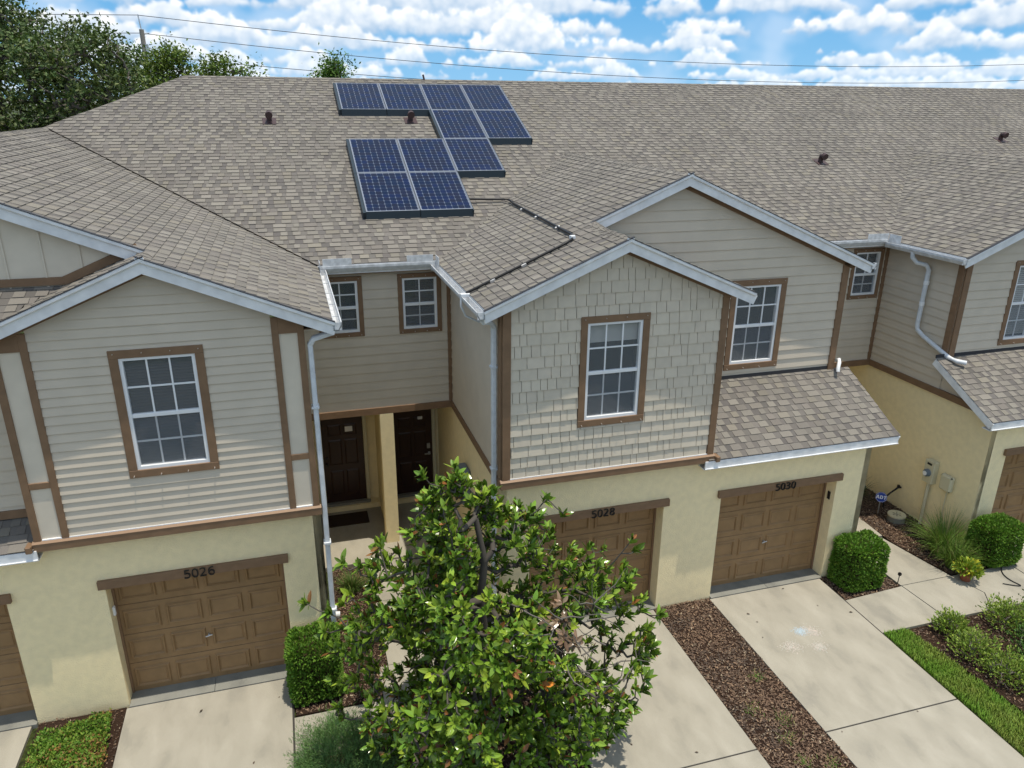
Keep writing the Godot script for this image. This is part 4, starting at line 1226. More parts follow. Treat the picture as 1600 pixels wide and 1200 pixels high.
func make_ground() -> void:
	var g := MB.new()
	g.quad(Vector3(-900, -0.06, 900), Vector3(900, -0.06, 900), Vector3(900, -0.06, -1500), Vector3(-900, -0.06, -1500))
	tag(put(self, "ground", g.mesh(), M.lawn), "", "", "", "structure")
	slab_thing("road", rect(-80, 11.5, 90, 17.5), -0.03, M.asphalt)
	# driveways: a cooler strip in the door opening, then slabs with dark joints
	for x in [-3.68, 0.0, 6.36, 9.92, 16.36]:
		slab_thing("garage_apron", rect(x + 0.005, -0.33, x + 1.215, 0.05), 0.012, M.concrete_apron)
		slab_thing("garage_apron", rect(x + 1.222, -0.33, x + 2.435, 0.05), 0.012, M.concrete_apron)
		slab_thing("driveway", rect(x - 0.03, 0.062, x + 2.37, 3.36), 0.0, M.concrete)
		slab_thing("driveway", rect(x - 0.03, 3.385, x + 2.37, 7.2), 0.0, M.concrete)
		slab_thing("driveway", rect(x - 0.03, 7.225, x + 2.37, 11.5), 0.0, M.concrete)
		slab_thing("expansion_joint", rect(x - 0.03, 0.05, x + 2.37, 0.062), -0.004, M.joint_filler)
		slab_thing("expansion_joint", rect(x - 0.03, 3.36, x + 2.37, 3.385), -0.008, M.joint_filler)
	# walk to the first entry
	slab_thing("expansion_joint", rect(2.37, 0.4, 2.40, 2.2), -0.006, M.joint_filler)
	slab_thing("walkway", rect(2.40, 0.95, 3.72, 1.75), -0.002, M.concrete)
	slab_thing("walkway", rect(3.735, 0.2, 4.75, 1.75), -0.002, M.concrete)
	slab_thing("walkway", rect(3.9, -1.55, 4.95, 0.19), -0.002, M.concrete)
	slab_thing("walkway", rect(3.9, -2.85, 4.95, -1.56), -0.002, M.concrete)
	slab_thing("porch_slab", rect(3.07, -5.2, 5.82, -2.86), 0.03, M.concrete)
	slab_thing("porch_slab", rect(13.04, -5.2, 15.83, -2.86), 0.03, M.concrete)
	# walk to the second entry
	slab_thing("expansion_joint", rect(12.29, 0.2, 12.315, 2.0), -0.006, M.joint_filler)
	slab_thing("walkway", [Vector2(12.315, 0.78), Vector2(13.66, 0.70), Vector2(13.72, 1.74), Vector2(12.315, 1.74)], -0.002, M.concrete)
	slab_thing("walkway", [Vector2(13.68, 0.69), Vector2(14.86, 0.69), Vector2(15.02, 1.3), Vector2(14.72, 1.74), Vector2(13.74, 1.74)], -0.002, M.concrete)
	slab_thing("walkway", [Vector2(13.64, -0.9), Vector2(14.55, -0.85), Vector2(14.75, 0.2), Vector2(14.85, 0.675), Vector2(13.67, 0.675)], -0.002, M.concrete)
	slab_thing("walkway", [Vector2(13.6, -2.85), Vector2(14.75, -2.85), Vector2(14.62, -0.92), Vector2(13.63, -0.92)], -0.002, M.concrete)
	slab_thing("walkway", [Vector2(14.88, 0.69), Vector2(16.31, 0.69), Vector2(16.31, 1.74), Vector2(14.74, 1.74), Vector2(15.04, 1.3)], -0.002, M.concrete)
	# beds
	var beds := [
		["brown bark mulch strip between the middle two driveways", rect(8.74, 0.02, 9.88, 11.4), 1500.0],
		["bark mulch under the hedge by the last numbered garage", [Vector2(12.32, 0.02), Vector2(13.55, 0.02), Vector2(13.64, 0.69), Vector2(12.33, 0.77)], 1500.0],
		["bark mulch along the yellow side wall of the second entry", [Vector2(14.66, -2.8), Vector2(15.84, -2.8), Vector2(15.84, 0.6), Vector2(14.9, 0.66), Vector2(14.64, -0.6)], 1500.0],
		["bark mulch beside the walk of the first entry", [Vector2(3.14, -2.8), Vector2(3.88, -2.8), Vector2(3.88, 0.18), Vector2(3.7, 0.9), Vector2(2.42, 0.9), Vector2(2.42, 0.06), Vector2(3.14, 0.02)], 800.0],
		["bark mulch round the base of the magnolia", [Vector2(4.8, -0.1), Vector2(6.3, 0.0), Vector2(6.3, 8.0), Vector2(2.42, 8.0), Vector2(2.42, 1.8), Vector2(4.8, 1.8)], 350.0],
		["dark mulch under the shrubs beyond the lawn strip", [Vector2(12.8, 1.78), Vector2(16.3, 1.78), Vector2(16.3, 7.0), Vector2(13.3, 7.0), Vector2(13.1, 4.2), Vector2(12.95, 2.6)], 420.0],
		["bark mulch edge beside the ground cover bed", rect(-1.22, 0.02, -0.04, 6.0), 220.0]]
	for b in beds:
		slab_thing("mulch_bed", b[1], -0.012, M.mulch_soil)
		chips("mulch_chips", b[0], b[1], b[2], -0.006)

# ---------------------------------------------------------------- plants
func leaf_mesh(l: float, w: float, fold: float, curl: float, seg := 3) -> ArrayMesh:
	# leaf along +z from its stalk, facing +y
	var b := MB.new()
	for i in seg:
		var t0 := float(i) / seg; var t1 := float(i + 1) / seg
		var w0 := pow(maxf(0.0, sin(PI * pow(t0, 0.9))), 0.75) * w / 2; var w1 := pow(maxf(0.0, sin(PI * pow(minf(t1, 0.9999), 0.9))), 0.75) * w / 2
		if i == 0: w0 = w * 0.06
		if i == seg - 1: w1 = 0.0
		var c0 := Vector3(0, curl * t0 * t0, l * t0); var c1 := Vector3(0, curl * t1 * t1, l * t1)
		for s in [-1.0, 1.0]:
			var e0 := c0 + Vector3(s * w0, fold * w0, 0); var e1 := c1 + Vector3(s * w1, fold * w1, 0)
			if s > 0:
				b.tri(c0, e1, e0)
				b.tri(c0, c1, e1)
			else:
				b.tri(c0, e0, e1)
				b.tri(c0, e1, c1)
	return b.mesh()

func vary(c: Color, j: float) -> Color:
	var k := 1.0 + rng.randf_range(-j, j)
	return Color(c.r * k * (1.0 + rng.randf_range(-0.1, 0.15)), c.g * k, c.b * k)

func grow(base: Vector3, spots: PackedVector3Array, trunk: PackedVector3Array, r_tip: float, r_pow: float) -> MB:
	# joins every spot to the nearest part of the tree that is already there
	var pos := PackedVector3Array(); var par := PackedInt32Array()
	for i in trunk.size():
		pos.append(trunk[i]); par.append(i - 1)
	var order := []
	for i in spots.size():
		var d := 1e9
		for t in trunk: d = minf(d, spots[i].distance_to(t))
		order.append([d, i])
	order.sort_custom(func(a, b): return a[0] < b[0])
	for o in order:
		var p: Vector3 = spots[o[1]]
		var best := 0; var bd := 1e9
		for k in pos.size():
			var d := pos[k].distance_squared_to(p) * (1.0 + 0.8 * maxf(0.0, pos[k].y - p.y))
			if d < bd: bd = d; best = k
		var mid := pos[best].lerp(p, 0.5) + Vector3(rng.randf_range(-0.06, 0.06), rng.randf_range(-0.09, 0.02), rng.randf_range(-0.06, 0.06))
		pos.append(mid); par.append(best)
		pos.append(p); par.append(pos.size() - 2)
	var weight := PackedFloat32Array(); weight.resize(pos.size()); weight.fill(1.0)
	for i in range(pos.size() - 1, 0, -1): weight[par[i]] += weight[i]
	var b := MB.new()
	for i in range(1, pos.size()):
		var r1 := r_tip * pow(weight[i], r_pow)
		var r0 := minf(r_tip * pow(weight[par[i]], r_pow), r1 * 1.5)
		b.tube(PackedVector3Array([pos[par[i]], pos[i]]), PackedFloat32Array([r0, r1]), 5 if r0 < 0.03 else 8, Color.WHITE, false)
	return b

func look(dir: Vector3, roll: float) -> Basis:
	# local z along dir
	var z := dir.normalized()
	var ref := Vector3.UP if absf(z.y) < 0.95 else Vector3.RIGHT
	var x := ref.cross(z).normalized()
	return Basis(x, z.cross(x), z) * Basis(Vector3(0, 0, 1), roll)

func make_magnolia() -> void:
	var base := Vector3(4.95, -0.03, 2.45)
	var root := node(self, "magnolia_tree", at(base.x, base.y, base.z))
	tag(root, "glossy broad-leaved magnolia with a patch of dead brown leaves, before the driveway", "tree")
	var lump := FastNoiseLite.new(); lump.seed = 8; lump.frequency = 0.75; lump.fractal_octaves = 2
	var env := func(h: float) -> float:
		if h < 0.5: return 1.2
		if h < 1.6: return lerpf(1.5, 2.3, (h - 0.5) / 1.1)
		if h < 2.6: return 2.35
		if h < 3.3: return lerpf(2.3, 1.6, (h - 2.6) / 0.7)
		return maxf(0.15, lerpf(1.5, 0.3, (h - 3.3) / 1.1))
	var spots := PackedVector3Array()
	var tries := 0
	while spots.size() < 1750 and tries < 200000:
		tries += 1
		var h := rng.randf_range(0.35, 4.5)
		var a := rng.randf() * TAU
		var f := sqrt(rng.randf_range(0.05, 1.0))
		var p := Vector3(cos(a) * f, 0, sin(a) * f) * float(env.call(h)) * Vector3(1.0, 1, 0.82) + Vector3(0, h, 0)
		if p.x < 0: p.x *= 0.86 if h < 3.0 else 0.95
		if h > 2.6: p.x -= 0.17 * (h - 2.6)
		if lump.get_noise_3dv(p * 1.3 + Vector3(3, 0, 0)) < -0.10 + 0.2 * f: continue
		if p.x < -0.9 and h < 2.3 and rng.randf() < 0.45: continue
		if p.x > 0.9 and h > 2.9 and rng.randf() < 0.85: continue
		if h > 3.1 and lump.get_noise_3dv(p * 2.2 + Vector3(11, 0, 0)) < 0.02: continue
		var ok := true
		for s in spots:
			if s.distance_squared_to(p) < 0.0085: ok = false; break
		if ok: spots.append(p)
	for p in [Vector3(-0.75, 4.62, 0.1), Vector3(-0.3, 4.55, -0.2), Vector3(-0.55, 4.3, 0.3), Vector3(-0.2, 4.25, 0.2), Vector3(-1.75, 3.75, 0.3), Vector3(-1.55, 3.6, 0.2), Vector3(-2.2, 3.3, 0.3), Vector3(-1.95, 3.25, 0.5), Vector3(0.75, 4.15, 0.2), Vector3(0.95, 3.95, 0.3), Vector3(1.9, 3.45, 0.3), Vector3(2.0, 3.2, 0.2)]: spots.append(p)
	var trunk := PackedVector3Array([Vector3(0, -0.05, 0), Vector3(0.03, 0.6, 0.02), Vector3(-0.04, 1.3, 0.03), Vector3(0.02, 2.0, -0.03), Vector3(-0.05, 2.7, 0.02), Vector3(0.0, 3.3, 0.05), Vector3(-0.1, 3.9, 0.0)])
	var wood := grow(base, spots, trunk, 0.0060, 0.305)
	put(root, "trunk", wood.mesh(), M.twig)
	var shapes := [leaf_mesh(0.155, 0.061, 0.25, 0.015, 5), leaf_mesh(0.135, 0.055, 0.35, -0.02, 5), leaf_mesh(0.17, 0.065, 0.2, -0.03, 5), leaf_mesh(0.115, 0.05, 0.5, 0.02, 5)]
	var dead := Vector3(0.66, 3.1, 1.05)
	var gold := Vector3(0.35, 2.55, 1.65)
	var lists := [[], [], [], []]; var tints := [PackedColorArray(), PackedColorArray(), PackedColorArray(), PackedColorArray()]
	var near := []
	for s in spots:
		var out := Vector3(s.x, 0.55 + 0.5 * rng.randf(), s.z).normalized()
		var axis := (out + Vector3(rng.randf_range(-0.35, 0.35), rng.randf_range(0.1, 0.7), rng.randf_range(-0.35, 0.35))).normalized()
		var is_dead := s.distance_to(dead) < 0.42
		var fresh := rng.randf() < 0.2
		var count := rng.randi_range(11, 16)
		for k in count:
			var b := look(axis, 0.0)
			var g := k * 2.4 + rng.randf() * 0.5
			var open := rng.randf_range(0.55, 1.35) if k > 3 else rng.randf_range(0.25, 0.6)
			if is_dead: open = rng.randf_range(1.2, 2.3)
			var d := (b.z * cos(open) + (b.x * cos(g) + b.y * sin(g)) * sin(open)).normalized()
			var p := s - axis * rng.randf() * 0.09
			# upper face turned to the light
			var z := d
			var x := axis.cross(z)
			if x.length() < 0.1: x = Vector3.UP.cross(z)
			x = x.normalized()
			var y := z.cross(x)
			if y.y < 0: x = -x; y = -y
			var lb := Basis(x, y, z) * Basis(Vector3(0, 0, 1), rng.randf_range(-0.5, 0.5))
			var sc := rng.randf_range(0.5, 1.08)
			var col := vary(Color(0.10, 0.18, 0.02), 0.5)
			var t := rng.randf()
			if fresh: col = vary(Color(0.22, 0.32, 0.035), 0.25)
			elif t < 0.2: col = vary(Color(0.17, 0.27, 0.03), 0.2)
			elif t > 0.94: col = vary(Color(0.20, 0.09, 0.03), 0.3)
			if is_dead: col = vary(Color(0.17, 0.12, 0.075), 0.4)
			if s.distance_to(gold) < 0.16: col = vary(Color(0.55, 0.22, 0.03), 0.15)
			var w := rng.randi_range(0, 3)
			var tr := Transform3D(lb.scaled_local(Vector3.ONE * sc), p)
			lists[w].append(tr); tints[w].append(col)
			near.append([(p + base).distance_to(EYE), w, lists[w].size() - 1])
	near.sort_custom(func(a, b): return a[0] < b[0])
	var taken := {}
	var by_tone := {}
	for i in 290:
		var e: Array = near[i]
		var w: int = e[1]
		taken[Vector2i(w, e[2])] = true
		# single leaves share a few tinted copies of the leaf shapes
		var c: Color = tints[w][e[2]]
		var key := "%d %.2f %.2f" % [w, snappedf(c.r, 0.04), snappedf(c.g, 0.04)]
		if not by_tone.has(key):
			var arr: Array = shapes[w].surface_get_arrays(0)
			var cc := PackedColorArray(); cc.resize(arr[Mesh.ARRAY_VERTEX].size()); cc.fill(c)
			arr[Mesh.ARRAY_COLOR] = cc
			var am := ArrayMesh.new(); am.add_surface_from_arrays(Mesh.PRIMITIVE_TRIANGLES, arr)
			by_tone[key] = am
		var o := put(root, "leaf", by_tone[key], M.leaf_gloss)
		o.transform = lists[w][e[2]]
	for w in 4:
		var xf := []; var cols := PackedColorArray()
		for i in lists[w].size():
			if taken.has(Vector2i(w, i)): continue
			xf.append(lists[w][i]); cols.append(tints[w][i])
		scatter(root, "foliage", shapes[w], M.leaf_gloss, xf, cols).set_meta("kind", "stuff")
	# bare grey twigs by the dead patch
	var tw := MB.new()
	for i in 26:
		var p := dead + Vector3(rng.randf_range(-0.5, 0.6), rng.randf_range(-0.75, 0.25), rng.randf_range(0.0, 0.7))
		var pts := PackedVector3Array([p]); var rad := PackedFloat32Array([0.011])
		var d := Vector3(rng.randf_range(-1, 1), rng.randf_range(-0.2, 0.5), rng.randf_range(-0.2, 0.7)).normalized()
		for k in 5:
			d = (d + Vector3(rng.randf_range(-0.5, 0.5), rng.randf_range(-0.3, 0.4), rng.randf_range(-0.5, 0.5))).normalized()
			p += d * 0.11
			pts.append(p); rad.append(0.011 - 0.0018 * (k + 1))
		tw.tube(pts, rad, 5)
	put(root, "dead_twigs", tw.mesh(), M.bark)

func make_hedge(c: Vector3, size: Vector3, label: String, round_ := 0.12) -> void:
	var n := node(self, "clipped_hedge", at(c.x, 0, c.z))
	tag(n, label, "hedge", "clipped hedges beside the garages")
	var h := size / 2
	var core := MB.new()
	core.obox(at(0, h.y, 0), size - Vector3(0.16, 0.10, 0.16), 0.12)
	put(n, "branches", core.mesh(), M.hedge_core)
	var lm := leaf_mesh(0.05, 0.028, 0.3, 0.0, 2)
	var xf := []; var cols := PackedColorArray()
	var bump := FastNoiseLite.new(); bump.frequency = 2.2; bump.seed = int(c.x * 10)
	var total := int((size.x * size.z + 2.0 * size.y * (size.x + size.z)) * 3400)
	for i in total:
		var p := Vector3(rng.randf_range(-1, 1), rng.randf_range(-1, 1), rng.randf_range(-1, 1))
		var pick := rng.randf() * (size.x * size.z + size.y * (size.x + size.z) * 2.0)
		var nrm := Vector3.UP
		if pick > size.x * size.z:
			if rng.randf() < size.x / (size.x + size.z): nrm = Vector3(0, 0, 1 if rng.randf() < 0.5 else -1)
			else: nrm = Vector3(1 if rng.randf() < 0.5 else -1, 0, 0)
		for ax in 3:
			if nrm[ax] != 0.0: p[ax] = nrm[ax]
		p = p * h
		# round the corners
		var inner := h - Vector3.ONE * round_
		var q := p.clamp(-inner, inner)
		var off := p - q
		if off.length() > round_: off = off.normalized() * round_
		var dir := off.normalized() if off.length() > 0.001 else nrm
		p = q + off + dir * (bump.get_noise_3dv(p + c) * 0.06 - absf(rng.randfn(0.0, 0.035)) + 0.015)
		var d := (dir + Vector3(rng.randf_range(-1, 1), rng.randf_range(-0.4, 1.2), rng.randf_range(-1, 1)) * 0.8).normalized()
		xf.append(Transform3D(look(d, rng.randf() * TAU).scaled_local(Vector3.ONE * rng.randf_range(0.7, 1.25)), p + Vector3(0, h.y, 0)))
		var col := vary(Color(0.105, 0.215, 0.022), 0.3)
		if rng.randf() < 0.12: col = vary(Color(0.16, 0.27, 0.03), 0.2)
		cols.append(col)
	scatter(n, "foliage", lm, M.leaf, xf, cols).set_meta("kind", "stuff")

func make_blades(c: Vector3, label: String, count: int, len: float, spread: float, tint: Color) -> void:
	var n := node(self, "grass_clump", at(c.x, c.y, c.z))
	tag(n, label, "grass clump")
	var b := MB.new()
	for i in count:
		var a := rng.randf() * TAU
		var l := len * rng.randf_range(0.55, 1.1)
		var lean := rng.randf_range(0.1, 1.0)
		var side := Vector3(cos(a), 0, sin(a)); var cr := Vector3(-sin(a), 0, cos(a))
		var p := side * rng.randf() * spread * 0.35
		var col := vary(tint, 0.35)
		if rng.randf() < 0.08: col = Color(0.3, 0.24, 0.12)
		var w := rng.randf_range(0.005, 0.009)
		var prev := p
		var ang := lean * 0.5
		for k in 4:
			var nx := prev + (side * sin(ang) + Vector3.UP * cos(ang)) * l / 4
			var w1 := w * (1.0 - (k + 1) / 4.2)
			b.quad(prev - cr * w * (1.0 - k / 4.2), prev + cr * w * (1.0 - k / 4.2), nx + cr * w1, nx - cr * w1, col)
			prev = nx
			ang += lean * 0.45
	put(n, "blades", b.mesh(), M.leaf).set_meta("kind", "stuff")

func make_shrub(c: Vector3, r: Vector3, label: String, tint: Color, count: int, leaf := 0.06, called := "leafy_shrub") -> void:
	var n := node(self, called, at(c.x, 0, c.z))
	tag(n, label, "shrub")
	var spots := PackedVector3Array()
	for i in 46:
		var d := Vector3(rng.randfn(), absf(rng.randfn()) * 0.9 + 0.1, rng.randfn()).normalized()
		spots.append(d * r * rng.randf_range(0.55, 0.95) + Vector3(0, 0.04, 0))
	put(n, "stems", grow(Vector3.ZERO, spots, PackedVector3Array([Vector3(0, -0.05, 0), Vector3(0, 0.12, 0)]), 0.003, 0.4).mesh(), M.bark)
	var lm := leaf_mesh(leaf, leaf * 0.5, 0.3, 0.0, 2)
	var xf := []; var cols := PackedColorArray()
	var lump := FastNoiseLite.new(); lump.frequency = 1.6; lump.seed = int(c.x * 31 + c.z * 7)
	for i in count:
		var d := Vector3(rng.randfn(), absf(rng.randfn()) * 0.9 + 0.05, rng.randfn()).normalized()
		var k := 0.85 + 0.75 * lump.get_noise_3dv(d * 2.4 + c)
		var p := d * r * k * pow(rng.randf(), 0.22)
		var dir := (d + Vector3(rng.randf_range(-1, 1), rng.randf_range(-0.2, 1.2), rng.randf_range(-1, 1)) * 0.9).normalized()
		xf.append(Transform3D(look(dir, rng.randf() * TAU).scaled_local(Vector3.ONE * rng.randf_range(0.7, 1.3)), p + Vector3(0, 0.06, 0)))
		cols.append(vary(tint if rng.randf() < 0.8 else tint * 1.7, 0.3))
	scatter(n, "foliage", lm, M.leaf, xf, cols).set_meta("kind", "stuff")

func make_juniper() -> void:
	var n := node(self, "juniper_shrub", at(3.0, 0, 2.25))
	tag(n, "blue-green feathery juniper spreading beside the first driveway", "shrub")
	var b := MB.new()
	for k in 9:
		var a := k * 2.4
		var p := Vector3(0, 0.012 * k, 0.01 + k * 0.012)
		b.tri(p, p + Vector3(cos(a) * 0.028, sin(a) * 0.02, 0.034), p + Vector3(cos(a + 0.4) * 0.012, sin(a + 0.4) * 0.012, 0.012))
	var m := b.mesh()
	var xf := []; var cols := PackedColorArray()
	var lump := FastNoiseLite.new(); lump.frequency = 1.8; lump.seed = 5
	var spots := PackedVector3Array()
	for i in 5200:
		var d := Vector3(rng.randfn(), absf(rng.randfn()) * 0.8 + 0.05, rng.randfn()).normalized()
		var k := 0.82 + 0.5 * lump.get_noise_3dv(d * 2.0)
		var p := d * Vector3(0.72, 0.66, 0.95) * k * pow(rng.randf(), 0.2)
		if i % 110 == 0: spots.append(p * 0.85)
		var dir := (d * 0.8 + Vector3(rng.randf_range(-1, 1), rng.randf_range(0.2, 1.3), rng.randf_range(-1, 1)) * 0.7).normalized()
		xf.append(Transform3D(look(dir, rng.randf() * TAU).scaled_local(Vector3.ONE * rng.randf_range(0.7, 1.4)), p + Vector3(0, 0.05, 0)))
		cols.append(vary(Color(0.095, 0.19, 0.05), 0.35))
	scatter(n, "foliage", m, M.leaf, xf, cols).set_meta("kind", "stuff")
	put(n, "stems", grow(Vector3.ZERO, spots, PackedVector3Array([Vector3(0, -0.05, 0), Vector3(0, 0.15, 0)]), 0.004, 0.4).mesh(), M.bark)

func make_tree(c: Vector3, h: float, r: Vector3, low: float, label: String, tint: Color, clumps: int, per: int, leaf: float) -> void:
	var n := node(self, "tree", at(c.x, c.y, c.z))
	tag(n, label, "tree", "trees standing behind the roof")
	var spots := PackedVector3Array()
	var lump := FastNoiseLite.new(); lump.frequency = 0.28; lump.seed = int(absf(c.x) * 13 + h * 3)
	while spots.size() < clumps:
		var p := Vector3(rng.randf_range(-1, 1), rng.randf_range(-1, 1), rng.randf_range(-1, 1))
		if p.length() > 1.0: continue
		p = p.normalized() * pow(p.length(), 0.55)
		var q := Vector3(p.x * r.x, low + (p.y * 0.5 + 0.5) * (h - low), p.z * r.z)
		q += Vector3(1, 1, 1) * lump.get_noise_3dv(q) * 1.1
		spots.append(q)
	var trunk := PackedVector3Array([Vector3(0, -0.1, 0), Vector3(0.1, low * 0.5, 0), Vector3(-0.1, low, 0.1), Vector3(0.1, lerpf(low, h, 0.3), 0), Vector3(0, lerpf(low, h, 0.6), 0.1)])
	put(n, "trunk", grow(c, spots, trunk, 0.016, 0.47).mesh(), M.bark)
	var lm := leaf_mesh(leaf, leaf * 0.5, 0.25, 0.0, 2)
	var xf := []; var cols := PackedColorArray()
	for s in spots:
		var rad := rng.randf_range(0.35, 0.75)
		var base := vary(tint, 0.2)
		for k in per:
			var d := Vector3(rng.randfn(), rng.randfn() * 0.7, rng.randfn()) * rad * 0.55
			xf.append(Transform3D(look(Vector3(rng.randf_range(-1, 1), rng.randf_range(-0.6, 1), rng.randf_range(-1, 1)), rng.randf() * TAU).scaled_local(Vector3.ONE * rng.randf_range(0.6, 1.3)), s + d))
			cols.append(vary(base, 0.3))
	scatter(n, "crown", lm, M.leaf, xf, cols).set_meta("kind", "stuff")

func make_plants() -> void:
	make_magnolia()
	make_hedge(Vector3(2.76, 0, 0.42), Vector3(0.72, 0.98, 0.66), "square clipped hedge between the first garage and the magnolia")
	make_hedge(Vector3(12.86, 0, 0.35), Vector3(0.78, 0.93, 0.62), "clipped box hedge against the pillar of garage 5030", 0.11)
	make_hedge(Vector3(16.02, 0, 0.48), Vector3(0.86, 0.92, 0.62), "clipped hedge beside the grass clump at the far pillar", 0.2)
	make_juniper()
	make_blades(Vector3(15.3, 0, 0.0), "tall arching green grass clump below the electric meter", 760, 1.0, 0.6, Color(0.12, 0.21, 0.035))
	make_blades(Vector3(15.15, 0, 0.45), "spreading grass clump behind the red pot", 420, 0.72, 0.45, Color(0.13, 0.22, 0.035))
	make_blades(Vector3(15.05, 0, -2.35), "grass clump behind the blue octagonal sign", 170, 0.75, 0.35, Color(0.07, 0.12, 0.03))
	make_blades(Vector3(3.52, 0, -2.05), "short grass clump at the porch end of the walk", 330, 0.42, 0.45, Color(0.08, 0.145, 0.03))
	make_blades(Vector3(3.55, 0, -0.55), "grass clump in mulch behind the square hedge", 300, 0.5, 0.45, Color(0.085, 0.15, 0.03))
	# shrubs in the far bed
	var sp := [[13.45, 2.05, 0.30, 0.34, "small leafy shrub at the corner of the walk"], [13.35, 2.65, 0.42, 0.42, "yellow-green shrub, first along the lawn strip"], [13.45, 3.25, 0.45, 0.42, "yellow-green shrub, second along the lawn strip"], [13.85, 3.55, 0.5, 0.45, "yellow-green shrub, third along the lawn strip"],
		[14.6, 2.15, 0.42, 0.42, "loose light green shrub beside the walk slab"], [14.55, 2.9, 0.55, 0.5, "dark green low shrub in the middle of the bed"], [14.2, 3.3, 0.5, 0.4, "dark green low shrub behind the yellow-green ones"], [15.3, 2.35, 0.5, 0.85, "tall dark shrub at the edge of the bed"]]
	for i in sp.size():
		var s: Array = sp[i]
		make_shrub(Vector3(s[0], 0, s[1]), Vector3(s[2], s[3], s[2]), s[4], Color(0.19, 0.27, 0.045) if i < 5 else Color(0.065, 0.14, 0.025), 1500, 0.05)
	# lawn strip
	var poly := [Vector2(12.32, 1.76), Vector2(12.78, 1.76), Vector2(12.9, 2.6), Vector2(13.02, 4.2), Vector2(13.1, 8.0), Vector2(12.32, 8.0), Vector2(12.32, 3.0)]
	blades_area("lawn_strip", "bright green mown lawn strip along the driveway edge", "grass", poly, 9000, 0.07, Color(0.15, 0.29, 0.03))
	# ground cover between the first driveways
	var gp := [Vector2(-1.15, 0.35), Vector2(-0.6, 0.2), Vector2(-0.22, 0.1), Vector2(-0.14, 1.0), Vector2(-0.16, 4.5), Vector2(-1.2, 4.5)]
	var lm := leaf_mesh(0.05, 0.032, 0.3, 0.0, 2)
	var xf := []; var cols := PackedColorArray()
	var lump := FastNoiseLite.new(); lump.frequency = 1.5
	for i in 26000:
		var p := Vector2(rng.randf_range(-1.25, -0.1), rng.randf_range(0.05, 4.5))
		if not in_poly(p, gp): continue
		var hh := 0.10 + 0.09 * lump.get_noise_2d(p.x * 2, p.y * 2)
		xf.append(Transform3D(look(Vector3(rng.randf_range(-1, 1), rng.randf_range(0.0, 1), rng.randf_range(-1, 1)), rng.randf() * TAU).scaled_local(Vector3.ONE * rng.randf_range(0.6, 1.2)), Vector3(p.x, hh * pow(rng.randf(), 0.4), p.y)))
		var t := rng.randf() + 0.5 * lump.get_noise_2d(p.x + 9, p.y)
		cols.append(vary(Color(0.10, 0.20, 0.02) if t < 0.55 else Color(0.19, 0.27, 0.04) if t < 0.86 else Color(0.26, 0.15, 0.05), 0.25))
	tag(scatter(self, "ground_cover", lm, M.leaf, xf, cols), "low leafy ground cover with reddish tips between the driveways", "ground cover", "", "stuff")
	# weeds in the mulch strip
	var wxf := [[9.3, 3.3], [9.55, 2.1], [9.1, 2.7], [9.45, 3.0], [9.25, 3.75], [9.6, 3.9]]
	for i in wxf.size():
		make_tuft(Vector3(wxf[i][0], 0, wxf[i][1]), 60)
	# trees behind the row
	make_tree(Vector3(-8.8, 0, -30), 13.4, Vector3(3.8, 0, 3.0), 2.5, "tall dense oak with dark olive crown, at the edge of the wood", Color(0.080, 0.123, 0.036), 620, 46, 0.20)
	make_tree(Vector3(-5.0, 0, -27), 12.0, Vector3(2.6, 0, 2.5), 2.5, "dense oak with dark olive crown nearest the utility pole", Color(0.087, 0.133, 0.041), 480, 46, 0.19)
	make_tree(Vector3(-10.5, 0, -25), 12.2, Vector3(3.2, 0, 2.4), 2.2, "dense oak with pale trunks behind the roof hip", Color(0.072, 0.116, 0.038), 420, 46, 0.19)
	make_tree(Vector3(-3.2, 0, -31), 11.2, Vector3(1.9, 0, 1.8), 4.5, "lower bushy tree between the oaks and the pole", Color(0.087, 0.145, 0.036), 200, 46, 0.17)
	make_tree(Vector3(-1.6, 0, -30), 11.0, Vector3(0.9, 0, 1.0), 6.5, "bright green treetop beside the pole above the hip", Color(0.13, 0.20, 0.035), 130, 60, 0.17)
	make_tree(Vector3(0.9, 0, -30), 10.65, Vector3(1.35, 0, 1.0), 7.4, "spreading bright green treetop above the ridge end", Color(0.12, 0.19, 0.035), 110, 60, 0.17)
	make_tree(Vector3(6.05, 0, -30), 10.55, Vector3(0.62, 0, 0.6), 8.6, "small rounded bright green treetop above the solar panels", Color(0.10, 0.20, 0.03), 70, 110, 0.15)

func make_tuft(c: Vector3, count: int) -> void:
	var b := MB.new()
	for i in count:
		var a := rng.randf() * TAU
		var p := Vector3(rng.randfn() * 0.07, 0, rng.randfn() * 0.07)
		var d := Vector3(cos(a), rng.randf_range(0.3, 1.2), sin(a)).normalized() * rng.randf_range(0.04, 0.1)
		var cr := Vector3(-sin(a), 0, cos(a)) * 0.004
		b.tri(p - cr, p + cr, p + d, vary(Color(0.10, 0.2, 0.03) if rng.randf() < 0.6 else Color(0.3, 0.25, 0.1), 0.3))
	var o := put(self, "weed_tuft", b.mesh(), M.leaf)
	o.position = c
	tag(o, "small grass weed tuft growing in the mulch strip between driveways", "weed", "weeds in the mulch strip")

